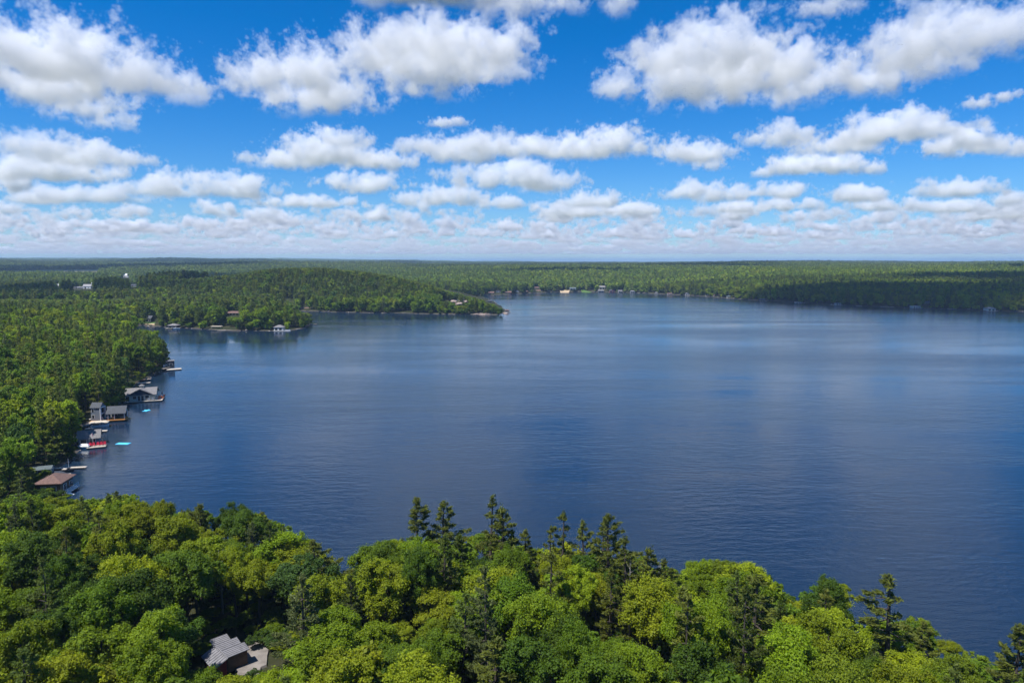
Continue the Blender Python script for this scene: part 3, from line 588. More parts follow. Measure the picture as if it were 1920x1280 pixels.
# 7 grey roofed boathouse, red chairs, flag, covered boat
p = on(169, 834, 0.6); rg = R(24)
gb = house('boathouse', 'grey roofed boathouse with open blue-grey bays behind red chairs', 'boathouse', p + Vector((-1.4, 1.7, 0)), rg, 5.8, 5.0, 2.0, 1.9, 'blue_grey_siding', 'grey_shingle', 'gable_x', 0.55,
           [('f', -1.5, 0.1, 1.8, 1.9, 'hull_dark', 'white_paint', 'door'), ('f', 1.0, 0.1, 1.8, 1.9, 'glass', 'white_paint', 'door'), ('r', 2.6, 0.9, 1.4, 1.1)])
dock('front dock of the grey roofed boathouse where red chairs stand', on(163, 838), on(199, 834.5), 2.6, 'pale_wood')
mw = Matrix.Translation(on(163, 838, 0.5)) @ Matrix.Rotation(math.atan2((on(199, 834.5) - on(163, 838)).y, (on(199, 834.5) - on(163, 838)).x), 4, 'Z')
for k in range(5):
    chair('red chair on the boathouse dock, %s of the row' % ['leftmost', 'second from left', 'middle one', 'second from right', 'rightmost'][k], mw @ Vector((0.9 + k * 0.95 + (0.25 if k > 1 else 0), 0.25, 0)), rg + R(4), 'red_cloth', 'red chairs on the boathouse dock', 1.05)
    o = COL.objects[-1]
boat('blue runabout under a white cover left of the red chairs', on(157, 840.5, 0), R(185), 3.9, 1.7, 'hull_blue', 'hull_white')
fp = empty('flagpole', mw @ Vector((1.6, 1.3, 0)), 0); tag(fp, 'white flagpole with a red and white flag on the boathouse dock', 'flagpole')
MB().tube([(0, 0, 0), (0, 0, 4.2)], (0.06, 0.04)).build('pole', M['white_paint'], fp)
fl = MB().box((-0.12, 0.02, 3.5), (0.1, 0.03, 1.0)).build('flag', M['red_cloth'], fp); MB().box((-0.24, 0.02, 3.42), (0.12, 0.028, 0.9)).build('white_stripe', M['white_paint'], fl)
protect(147, 803, 202, 846, on(169, 838))
# 8 long dock with mast
dock('longest pale dock reaching right from the boulders', on(104, 877), on(162, 874.5), 1.25, 'pale_wood')
ms = empty('mast', on(129.5, 884, 0), 0); tag(ms, 'thin white sailboat mast standing between two docks', 'mast')
MB().tube([(0, 0, 0), (0, 0, 3.8)], (0.06, 0.04)).build('pole', M['white_paint'], ms); MB().tube([(0, 0, 0.9), (-1.6, 0.1, 1.0)], 0.04).build('boom', M['white_paint'], ms)
boat('low dark sailing dinghy under the thin mast', on(127, 884.5, 0), R(3), 3.8, 1.4, 'hull_dark', 'pale_wood', 'open')
# 9 green roofed shelter with two docks
p = on(78, 893, 0.5)
house('boathouse', 'low boathouse with flat grey-green roof behind the brown one', 'boathouse', p, R(22), 4.4, 3.6, 1.9, 0.5, 'grey_siding', 'green_roof', 'gable_x', 0.3, [('f', 0, 0.1, 1.6, 1.7, 'hull_dark', 'white_paint', 'door'), ('r', 2.0, 0.8, 1.2, 0.9)])
dock('middle dock beside the grey-green roof', on(88, 891.5), on(132, 888), 1.3, 'pale_wood')
dock('pale finger dock nearest the brown boathouse', on(92, 897.5), on(122, 895), 1.0, 'pale_wood')
boat('navy boat moored between the middle dock and the finger dock', on(112, 893, 0), R(4), 4.6, 1.6, 'hull_dark', 'navy_siding')
protect(62, 868, 164, 900, on(78, 893))
# 10 brown boathouse
p = on(92, 927, 0.7)
bb = house('boathouse', 'boathouse with brown shingled hip roof above the foreground treetops', 'boathouse', p, R(8), 5.6, 6.4, 2.9, 1.7, 'brown_siding', 'brown_shingle', 'hip', 0.7,
           [('f', -1.2, 0.9, 1.2, 1.2), ('f', 1.2, 0.9, 1.2, 1.2), ('r', 2.2, 0.1, 1.5, 2.0, 'glass', 'white_paint', 'door'), ('r', 5.2, 0.9, 1.4, 1.1)], deck=(2.8, 4.1, -0.5, 7.0, 'white_paint'))
rl = MB()
for k in range(6): rl.box((4.0, -0.3 + k * 1.42, 0.45), (0.1, 0.1, 0.95))
rl.box((4.0, 3.25, 0.95), (0.12, 7.3, 0.1)); rl.box((4.0, 3.25, 0.5), (0.08, 7.3, 0.08)); rl.build('railing', M['white_paint'], bb)
st = MB()
for k in range(5): st.box((4.3 + 0.28 * k, 1.0, -0.15 - 0.16 * k), (0.3, 1.2, 0.12))
st.build('stair', M['white_paint'], bb)
dock('white slip dock behind the brown hip roof', on(104, 904), on(118, 902.5), 1.1, 'white_paint', posts=2)
protect(74, 890, 127, 926, p, 1)

# swim mats afloat
def mat_float(label, px, py, w, d, rz, star=False):
    c = on(px, py, 0.0); pts = []
    n = 10 if star else 4
    if star: pts = [((w / 2 if k % 2 == 0 else w * 0.27) * math.cos(6.2832 * k / n), (d / 2 if k % 2 == 0 else d * 0.3) * math.sin(6.2832 * k / n)) for k in range(n)]
    else: pts = [(-w / 2, -d / 2), (w / 2, -d / 2), (w / 2, d / 2), (-w / 2, d / 2)]
    mb = MB(); m_ = len(pts)
    V = [(x, y, -0.06) for x, y in pts] + [(x, y, 0.08) for x, y in pts] + [(x * 0.93, y * 0.93, 0.13) for x, y in pts]
    F = [tuple(range(m_ - 1, -1, -1)), tuple(range(2 * m_, 3 * m_))] + [(i, (i + 1) % m_, m_ + (i + 1) % m_, m_ + i) for i in range(m_)] + [(m_ + i, m_ + (i + 1) % m_, 2 * m_ + (i + 1) % m_, 2 * m_ + i) for i in range(m_)]
    o = mb.poly(V, F).build('swim_mat', M['foam_blue']); o.location = c; o.rotation_euler = (0, 0, rz)
    tag(o, label, 'swim mat', 'pale blue swim mats afloat'); return o
mat_float('long rectangular pale blue swim mat, the nearer one', 231, 831.5, 4.3, 2.0, R(-3))
mat_float('ragged star shaped pale blue swim mat near the sage boathouse', 275, 769.5, 3.2, 4.4, R(10), True)

# foreground cottage and its gravel yard
pc = GG(424, 1264); zc = pc.z
ct = empty('cottage', pc, R(45)); ct.scale = (0.66, 0.66, 0.66); tag(ct, 'cottage with stepped grey metal roofs among the foreground trees', 'cottage')
def ribbed(x0, x1, y0, y1, z0, z1, name='roof_panel'):
    """metal roof slab falling from z1 (at y1) to z0 (at y0) with raised seams"""
    mb = MB(); mb.poly([(x0, y0, z0), (x1, y0, z0), (x1, y1, z1), (x0, y1, z1), (x0, y0, z0 + 0.12), (x1, y0, z0 + 0.12), (x1, y1, z1 + 0.12), (x0, y1, z1 + 0.12)], [(3, 2, 1, 0), (4, 5, 6, 7), (0, 1, 5, 4), (1, 2, 6, 5), (2, 3, 7, 6), (3, 0, 4, 7)])
    r = mb.build(name, M['metal_roof'], ct)
    n = 5; s = MB()
    for k in range(n + 1):
        y = y0 + (y1 - y0) * (k + 0.02) / (n + 0.04); z = z0 + (z1 - z0) * (k + 0.02) / (n + 0.04)
        s.box(((x0 + x1) / 2, y, z + 0.15), (x1 - x0, 0.07, 0.1))
    s.build('seam', M['metal_roof'], r)
H0 = 3.4
ribbed(0.2, 5.2, 0.0, 2.5, H0, H0 + 0.55); ribbed(-0.2, 4.6, 2.45, 4.95, H0 + 0.3, H0 + 0.95); ribbed(-0.4, 3.4, 4.9, 7.3, H0 + 0.65, H0 + 1.25)
for x0, x1, y0, y1, h in ((0.5, 4.8, 0.3, 2.5, H0 - 0.02), (0.1, 4.2, 2.5, 4.9, H0 + 0.28), (-0.1, 3.0, 4.9, 7.0, H0 + 0.62)):
    MB().box(((x0 + x1) / 2, (y0 + y1) / 2, h / 2 - 0.5), (x1 - x0, y1 - y0, h + 1.0)).build('wall', M['brown_siding'], ct)
mb = MB(); mb.poly([(-2.9, -0.9, 2.5), (0.1, -0.9, 3.75), (0.1, 5.4, 4.1), (-2.9, 5.4, 2.85), (-2.9, -0.9, 2.62), (0.1, -0.9, 3.87), (0.1, 5.4, 4.22), (-2.9, 5.4, 2.97)], [(3, 2, 1, 0), (4, 5, 6, 7), (0, 1, 5, 4), (1, 2, 6, 5), (2, 3, 7, 6), (3, 0, 4, 7)])
rf = mb.build('roof_panel', M['metal_roof'], ct); s = MB()
for k in range(9):
    y = -0.85 + k * 0.77; s.poly([(-2.9, y, 2.62 + 0.055 * (y + 0.9)), (0.1, y, 3.87 + 0.055 * (y + 0.9)), (0.1, y + 0.07, 3.87 + 0.055 * (y + 0.97)), (-2.9, y + 0.07, 2.62 + 0.055 * (y + 0.97)), (-2.9, y + 0.03, 2.75 + 0.055 * (y + 0.9)), (0.1, y + 0.03, 4.0 + 0.055 * (y + 0.9))], [(0, 1, 5, 4), (1, 2, 5), (2, 3, 4, 5), (3, 0, 4)])
s.build('seam', M['metal_roof'], rf)
MB().prism([(-2.4, -0.5), (0.0, -0.5), (0.0, 3.6), (-2.4, 2.6)], -0.5, 5.0, 'y').build('wing_wall', M['red_siding'], ct)
MB().box((0.12, 2.2, 4.1), (0.16, 6.4, 0.14), tilt=0.055).build('ridge_cap', M['metal_roof'], ct)
protect(389, 1199, 455, 1258, pc, 0)
yard_px = [(447, 1222), (455, 1212), (470, 1207), (487, 1208), (500, 1215), (503, 1230), (498, 1247), (485, 1262), (466, 1268), (448, 1262), (438, 1248)]
YARD = [GG(x + 2.5 * math.sin(i * 2.3), y + 2.0 * math.cos(i * 3.1)) for i, (x, y) in enumerate((a[0] + (b_[0] - a[0]) * t, a[1] + (b_[1] - a[1]) * t) for a, b_ in zip(yard_px, yard_px[1:] + yard_px[:1]) for t in (0, 0.5))]
cen = sum(YARD, Vector()) / len(YARD); V = []; F = []
for ring in (0.35, 0.7, 1.0, 1.12):
    for q in YARD: t = cen + (q - cen) * ring; V.append((t.x, t.y, gz(t.x, t.y) + (0.3 if ring < 1.1 else -0.6)))
V.append((cen.x, cen.y, gz(cen.x, cen.y) + 0.3)); n = len(YARD)
for i in range(n): F.append((len(V) - 1, i, (i + 1) % n))
for r_ in range(3):
    for i in range(n): F.append((r_ * n + i, (r_ + 1) * n + i, (r_ + 1) * n + (i + 1) % n, r_ * n + (i + 1) % n))
tag(MB().poly(V, F).build('driveway', M['gravel']), 'round gravel yard beside the cottage', kind='structure')
for x, y in ((452, 1236), (470, 1230), (480, 1246), (470, 1215)): PROTECT.append((x - 16, y - 14, x + 12, y + 12, float(project(np.array(pc))[2]) + 1))

# ------------------------------------------------------------------ places on the far shores
def far_house(label, px, py, wpx, hpx, wall, roof, kind='gable_y', z=0.6, rot=0.0, name='boathouse', dk=None, bays=2, depth=1.0, group=None, inland=False, prot=True):
    p = GG(px, py) if inland else G(px, py, z)
    if px > 900: wpx *= 0.78; hpx *= 0.78
    if px > 500: wall = {'white_paint': 'far_white'}.get(wall, wall); roof = {'white_paint': 'far_white', 'metal_roof': 'grey_shingle'}.get(roof, roof)
    s = mpp(p); w = wpx * s; h = hpx * s; wh = h * 0.58; rh = h * 0.42
    op = []
    for k in range(bays):
        u = (k - (bays - 1) / 2) * w / bays * 0.92
        op.append(('f', u, 0.05 * wh, w / bays * 0.62, wh * 0.8, 'glass', 'white_paint', 'door' if not inland else 'window'))
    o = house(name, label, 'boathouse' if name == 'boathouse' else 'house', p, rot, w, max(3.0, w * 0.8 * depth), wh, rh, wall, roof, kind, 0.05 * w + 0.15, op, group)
    if dk:
        MB().box((dk[0] * w, 0.5, -0.1), (dk[1] * w, 3.2, 0.2)).build('deck', M[dk[2]], o)
        for q in (-0.45, 0.45): MB().tube([(dk[0] * w + q * dk[1] * w, -0.9, -2.4), (dk[0] * w + q * dk[1] * w, -0.9, -0.21)], 0.14).build('post', M['dark_wood'], o)
    if prot: protect(px - wpx * 0.42, py - hpx * 0.8, px + wpx * 0.42, py + 1, p, 0)
    return o
BAY, PT1, PT2, FAR, RGT = 'buildings at the bay', 'buildings on the near point', 'buildings on the long point', 'buildings on the far shore', 'buildings on the right shore'
far_house('dark cottage above the sandy beach at the head of the bay', 279, 603, 11, 11, 'navy_siding', 'dark_shingle', 'gable_x', inland=True, name='cottage', rot=R(-20), bays=2, group=BAY)
far_house('low grey hip roofed boathouse at the head of the bay', 323, 615, 17, 8, 'navy_siding', 'grey_shingle', 'hip', dk=(0, 1.5, 'pale_wood'), group=BAY)
boat('white motor boat beside the grey hip roofed boathouse', G(331, 616.5), R(20), 6.0, 2.2, 'hull_white', 'hull_white', 'open', 'boats at the far places')
p = G(405, 617.5); s = mpp(p)
cn = empty('boat_canopy', p, 0); tag(cn, 'long tan boat canopy at the foot of the near point', 'boat canopy', BAY)
MB().box((0, 2, 2.6), (20 * s, 4.2, 0.5)).build('canopy', M['tan_canvas'], cn)
for x in (-9 * s, 9 * s):
    for y in (0.2, 3.8): MB().tube([(x, y, -1), (x, y, 2.36)], 0.09).build('post', M['steel'], cn)
protect(394, 612, 416, 619, p)
boat('dark red boat under the long tan canopy', p + Vector((2.0, 1.8, 0)), 0, 7.0, 2.3, 'red_siding', 'red_siding', 'open', 'boats at the far places')
dock('pale dock at the right end of the long tan canopy', G(408, 620.3), G(424, 620), 2.2, 'pale_wood', group='docks at the near point')
dock('thin low dock right of the long tan canopy', G(426, 620), G(452, 620.4), 1.4, 'deck_wood', group='docks at the near point')
far_house('white two bay boathouse with small roof lantern on the near point', 522, 619.5, 17, 10, 'white_paint', 'grey_shingle', 'hip', dk=(0.4, 1.8, 'white_paint'), bays=2, group=PT1)
boat('white motor boat beside the white two bay boathouse', G(537, 619.3), R(8), 6.5, 2.4, 'hull_white', 'hull_white', 'open', 'boats at the far places')
far_house('long brown roofed lodge half hidden in trees above the near point', 436, 590.5, 26, 6.5, 'cream_paint', 'brown_shingle', 'gable_x', inland=True, name='lodge', bays=4, group=PT1)
far_house('white cottage in the trees high behind the near point', 540, 562, 11, 7, 'white_paint', 'grey_shingle', 'gable_x', inland=True, name='cottage', bays=2, group=PT1)
far_house('pale cottage at the end of the near point above the inlet', 570, 583, 14, 6.5, 'cream_paint', 'brown_shingle', 'gable_x', inland=True, name='cottage', bays=3, group=PT1)
dock('dark dock off the very tip of the near point', G(582, 609), G(594, 608.5), 2.4, 'deck_wood', group='docks at the near point')
dock('flat stone landing just inside the tip of the near point', G(556, 617.5), G(572, 615.8), 2.2, 'stone', group='docks at the near point')
far_house('dark boathouse standing in the water off the long point', 951, 584.5, 10, 5.5, 'brown_siding', 'brown_shingle', 'hip', dk=(0.1, 1.6, 'deck_wood'), bays=2, group=PT2)
far_house('brown roofed cabin on the brow of the long point', 918, 566.5, 12, 5, 'brown_siding', 'dark_shingle', 'hip', inland=True, name='cabin', bays=2, group=PT2)
for lab, px, py, w, h, wl, rf, kd, inl in [
    ('brown cabin leftmost on the far shore beyond the long point', 921, 551.5, 13, 6, 'brown_siding', 'brown_shingle', 'gable_x', False),
    ('grey cottage left of the red roofed boathouse on the far shore', 934, 549, 10, 6, 'grey_siding', 'grey_shingle', 'gable_y', True),
    ('red-brown roofed boathouse on the far shore', 953, 551, 14, 6.5, 'red_siding', 'brown_shingle', 'gable_x', False),
    ('small white boathouse beside the red-brown roofed one', 970, 549.5, 8, 7, 'white_paint', 'grey_shingle', 'gable_y', False),
    ('low brown boathouse standing alone on the far shore', 988, 548.5, 7, 4.5, 'brown_siding', 'brown_shingle', 'hip', False),
    ('white house on the slope above the far shore docks', 1007, 541.5, 11, 4.5, 'white_paint', 'brown_shingle', 'gable_x', True),
    ('wide brown boathouse below the white house on the slope', 1012, 547.3, 15, 5, 'brown_siding', 'brown_shingle', 'gable_x', False),
    ('tan boathouse between the wide brown one and the beach', 1029, 547, 10, 4, 'cream_paint', 'grey_shingle', 'hip', False),
    ('green gabled house behind the beach lawn', 1074, 543.5, 14, 6, 'sage_siding', 'green_roof', 'gable_x', True),
    ('large white roofed house near the middle of the far shore', 1129, 542, 14, 8, 'white_paint', 'metal_roof', 'gable_x', True),
    ('long pale boathouse under the large white roofed house', 1127, 547, 13, 4.5, 'white_paint', 'grey_shingle', 'gable_x', False),
    ('red and white boathouse right of the large white house', 1148, 547.5, 12, 6, 'red_siding', 'grey_shingle', 'gable_y', False),
    ('cream cottage with lawn right of the red and white boathouse', 1163, 547.8, 9, 5, 'cream_paint', 'grey_shingle', 'gable_x', False),
    ('white boathouse with arched roofline right of the cream cottage', 1186, 549, 10, 6, 'white_paint', 'grey_shingle', 'hip', False)]:
    far_house(lab, px, py, w, h, wl, rf, kd, inland=inl, name='boathouse' if not inl else 'house', bays=2, group=FAR)
for lab, px, py, w, h, wl, rf, kd in [
    ('grey boathouse first along the right shore', 1231, 550.5, 7, 4, 'grey_siding', 'grey_shingle', 'hip'),
    ('low white boathouse beside an orange bank on the right shore', 1256, 551.7, 11, 3, 'white_paint', 'brown_shingle', 'gable_x'),
    ('squarish grey boathouse on the right shore', 1289, 553.5, 8, 6, 'grey_siding', 'metal_roof', 'gable_y'),
    ('small cream boathouse half in the trees on the right shore', 1326, 554.8, 6, 4, 'cream_paint', 'grey_shingle', 'gable_y'),
    ('wide pink-grey boathouse before the dark wood begins', 1344, 556, 12, 4.5, 'cream_paint', 'brown_shingle', 'gable_x'),
    ('pale green boathouse where the dark wood begins', 1367, 558, 9, 5, 'sage_siding', 'green_roof', 'hip'),
    ('dark boathouse with two white doors in the shade', 1430, 564, 12, 5, 'navy_siding', 'dark_shingle', 'gable_x'),
    ('white flat roofed boathouse in the shade with dock', 1497, 568.2, 12, 4, 'white_paint', 'grey_shingle', 'flat'),
    ('grey boxy boathouse in the shade of the right shore', 1572, 571.5, 12, 7, 'grey_siding', 'grey_shingle', 'flat'),
    ('white two storey house above the three bay boathouse', 1740, 570, 11, 6.5, 'white_paint', 'grey_shingle', 'gable_x'),
    ('white three bay open boathouse on the right shore', 1719, 577.5, 18, 7, 'white_paint', 'white_paint', 'flat'),
    ('white boathouse with upper storey nearest the right edge', 1859, 582.5, 19, 9, 'white_paint', 'grey_shingle', 'hip')]:
    far_house(lab, px, py, w, h, wl, rf, kd, name='house' if 'house above' in lab else 'boathouse', bays=3 if 'three' in lab else 2, group=RGT, inland='house above' in lab, dk=None if 'above' in lab else (0.1, 1.35, 'pale_wood'))
for lab, a, b_ in [('long low dock in the shade left of the three bay boathouse', (1650, 575.2), (1676, 576)), ('thin dock between the three bay boathouse and the right edge', (1776, 579.6), (1794, 580.2)), ('pale dock under the grey boxy boathouse', (1556, 571.8), (1566, 572.2)), ('thin dock at the shaded bend of the right shore', (1605, 574), (1616, 574.4))]:
    dock(lab, G(*a), G(*b_), 3.0, 'pale_wood', group='docks on the right shore')
# sandy beaches and lawns by the water
def patch(name, label, pts, mat, lift=0.25):
    P = [GG(x, y) for x, y in pts]; c = sum(P, Vector()) / len(P); n = len(P); V = []; F = []
    for ring in (0.33, 0.66, 1.0, 1.1):
        for q in P: t = c + (q - c) * ring; V.append((t.x, t.y, max(gz(t.x, t.y), 0.0) + (lift if ring < 1.05 else -0.5)))
    V.append((c.x, c.y, max(gz(c.x, c.y), 0) + lift))
    for i in range(n): F.append((len(V) - 1, i, (i + 1) % n))
    for r_ in range(3):
        for i in range(n): F.append((r_ * n + i, (r_ + 1) * n + i, (r_ + 1) * n + (i + 1) % n, r_ * n + (i + 1) % n))
    return tag(MB().poly(V, F).build(name, M[mat]), label, kind='structure')
patch('beach', 'little sandy beach at the head of the bay', [(266, 611), (275, 607.5), (290, 606.5), (289, 609), (276, 611.8)], 'sand')
protect(262, 604, 292, 613, G(275, 610))
patch('lawn', 'strip of lawn above the little beach', [(268, 606), (275, 604), (292, 603.5), (290, 606), (276, 607)], 'lawn')
patch('beach', 'pale beach on the far shore', [(1050, 547.3), (1052, 545.8), (1066, 545.6), (1068, 547)], 'sand'); protect(1050, 544, 1068, 548, G(1058, 547))
patch('lawn', 'green lawn sloping to the far shore', [(1090, 546.3), (1092, 544), (1108, 543.6), (1110, 546.2)], 'lawn'); protect(1090, 543, 1110, 547, G(1100, 546.6))

# ------------------------------------------------------------------ farm in the valley on the left
def flat_patch(name, label, px0, px1, D, d, z, slope, mat):
    x0, x1 = (px0 - 960) / FPX * D, (px1 - 960) / FPX * D; n = 10; V = []; F = []
    for j in range(5):
        for i in range(n + 1):
            x = x0 + (x1 - x0) * i / n; y = D + d * j / 4 + 20 * math.sin(i * 1.7 + j); V.append((x, y, gz(x, y) + 0.6))
    for j in range(4):
        for i in range(n): k = j * (n + 1) + i; F.append((k, k + 1, k + n + 2, k + n + 1))
    return tag(MB().poly(V, F).build(name, M[mat]), label, kind='structure'), (x0, x1, D, D + d)
CLEAR = []
for args in (('meadow', 'pale green hay meadow at the left edge of the valley', -30, 70, 2250, 330, 0, 0, 'meadow'), ('meadow', 'dry straw coloured meadow in the valley', 70, 190, 2250, 300, 0, 0, 'dry_meadow'), ('meadow', 'small bright meadow beside the farmhouse', 245, 300, 1380, 260, 0, 0, 'meadow'), ('meadow', 'far strip of meadow behind the wooded hill', 350, 385, 1750, 200, 0, 0, 'meadow')):
    CLEAR.append(flat_patch(*args)[1])
def barn(label, px, py, wpx, hpx, wall, roof, rot=0, name='barn', silo=False):
    p = GG(px, py); s = mpp(p); w, h = wpx * s, hpx * s
    o = house(name, label, name, p, rot, w, w * 0.45, h * 0.55, h * 0.45, wall, roof, 'gable_x', 0.4, [('f', -w * 0.2, 0, 3, 3.2, 'dark_wood', 'white_paint', 'door'), ('f', w * 0.2, 1.2, 1.6, 1.4)], 'farm buildings in the valley')
    protect(px - wpx * 0.6, py - hpx * 1.15, px + wpx * 0.6, py + 0.5, p, 1)
    if silo:
        q = empty('silo', p + Vector((w * 0.62, 4, 0)), 0); tag(q, 'grey silo beside the white barn in the valley', 'silo')
        MB().tube([(0, 0, 0), (0, 0, h * 1.3)], 2.6, 14).build('wall', M['grey_siding'], q); MB().tube([(0, 0, h * 1.3), (0, 0, h * 1.42), (0, 0, h * 1.5)], (2.7, 1.8, 0.3), 14).build('roof', M['white_paint'], q)
    return o
barn('white roofed barn with pale walls in the left valley', 163, 541, 15, 8, 'white_paint', 'metal_roof', silo=True)
barn('long low grey shed left of the white roofed barn', 147, 541, 20, 3.5, 'grey_siding', 'metal_roof', name='shed')
barn('white house on the farther hillside of the left valley', 236, 520, 9, 7, 'white_paint', 'white_paint', name='house')
barn('dark roofed farmhouse beside the small bright meadow', 250, 537, 9, 4, 'grey_siding', 'dark_shingle', name='house')
barn('small white shed left of the long low shed', 108, 537, 4, 5, 'white_paint', 'white_paint', name='shed')
p = Vector(((1125 - 960) / FPX * 7000, 7000, gz(903, 7000)))
mt_ = empty('radio_mast', p, 0); tag(mt_, 'thin radio mast standing up on the skyline', 'mast')
mb = MB()
for k in range(3): mb.tube([(1.6 * math.cos(2.1 * k), 1.6 * math.sin(2.1 * k), 0), (0.6 * math.cos(2.1 * k), 0.6 * math.sin(2.1 * k), 58)], 0.3, 4)
mb.build('lattice', M['steel'], mt_); MB().tube([(0, 0, 56), (0, 0, 72)], 0.25, 5).build('antenna', M['steel'], mt_)

# ------------------------------------------------------------------ bare rock
def rock(name, label, loc, rx, ry, rz_, seed, mat='pink_granite', group=None, rot=0.0):
    rs = np.random.RandomState(seed); nu, nv = 18, 9; V = []
    for j in range(nv + 1):
        th = math.pi * j / nv
        for i in range(nu):
            ph = 6.2832 * i / nu; d = np.array((math.sin(th) * math.cos(ph), math.sin(th) * math.sin(ph), math.cos(th)))
            k = 1 + 0.22 * math.sin(3.1 * d[0] + seed) * math.cos(2.7 * d[1] + seed * 1.3) + 0.12 * rs.randn()
            V.append((d[0] * rx * k, d[1] * ry * k, d[2] * rz_ * k))
    F = [(j * nu + i, (j + 1) * nu + i, (j + 1) * nu + (i + 1) % nu, j * nu + (i + 1) % nu) for j in range(nv) for i in range(nu)]
    o = MB().poly(V, F).build(name, M[mat]); o.location = loc; o.rotation_euler = (0, 0, rot); return tag(o, label, 'rock', group)
RK = 'bare granite on the long point'
for k, (lab, px, py, w, h) in enumerate([('pink granite face high on the long point', 853, 565, 13, 6), ('pink granite ledge below the high rock face', 860, 570, 11, 5), ('small pink outcrop left of the high rock face', 834, 562, 9, 4), ('pink knob right of the high rock face', 874, 565, 7, 3.5), ('pale flat rock shelf at the waterline of the long point', 908, 589, 26, 3), ('low rock shelf left of the pale flat shelf', 893, 588.5, 8, 2), ('rocky cliff foot at the waterline under the long point wood', 765, 583, 10, 7), ('dark boulder heap at the very tip of the long point', 948, 588, 6, 2.5)]):
    wl = py > 580; p = G(px, py, 0.2) if wl else GG(px, py); s = mpp(p)
    rock('rock_outcrop', lab, p + Vector((0, 3, 0)), w * s * 0.8, 7 if wl else 16, h * s * (0.7 if wl else 0.55), 40 + k, group=RK)
    protect(px - w * 0.4, py - h * 0.6, px + w * 0.4, py, p + Vector((0, -4, 0)), 0)
rs = np.random.RandomState(77); V = []; F = []
def stone_at(x, y, z, r):
    n = len(V); q = [(1, 0, 0), (0, 1, 0), (-1, 0, 0), (0, -1, 0), (0, 0, 0.8), (0, 0, -0.8), (0.6, 0.6, 0.35), (-0.6, 0.6, 0.3), (-0.6, -0.6, 0.35), (0.6, -0.6, 0.3)]
    for d in q: k = r * rs.uniform(0.75, 1.25); V.append((x + d[0] * k, y + d[1] * k, z + d[2] * k * 0.7))
    for f in ((0, 6, 4), (6, 1, 4), (1, 7, 4), (7, 2, 4), (2, 8, 4), (8, 3, 4), (3, 9, 4), (9, 0, 4), (0, 5, 6), (6, 5, 1), (1, 5, 7), (7, 5, 2), (2, 5, 8), (8, 5, 3), (3, 5, 9), (9, 5, 0)): F.append(tuple(n + i for i in f))
for a, b_ in zip(_A[8:90], _B[8:90]):
    L = math.hypot(*(b_ - a)); y0 = (a[1] + b_[1]) / 2
    for k in range(int(L / (1.8 if y0 < 460 else 9.0))):
        t = rs.rand(); x, y = a + (b_ - a) * t + rs.randn(2) * (1.0 if y0 < 460 else 2.0); sd = float(shore(np.array([x]), np.array([y]))[0])
        if -1.6 < sd < 2.5: stone_at(x, y, max(gz(x, y), -0.2), rs.uniform(0.25, 0.8) * (1 if y0 < 460 else 1.5))
tag(link('shore_stones', np_mesh('shore_stones', V, F, M['stone'])), 'grey stones and boulders strewn along the waterline', kind='stuff')

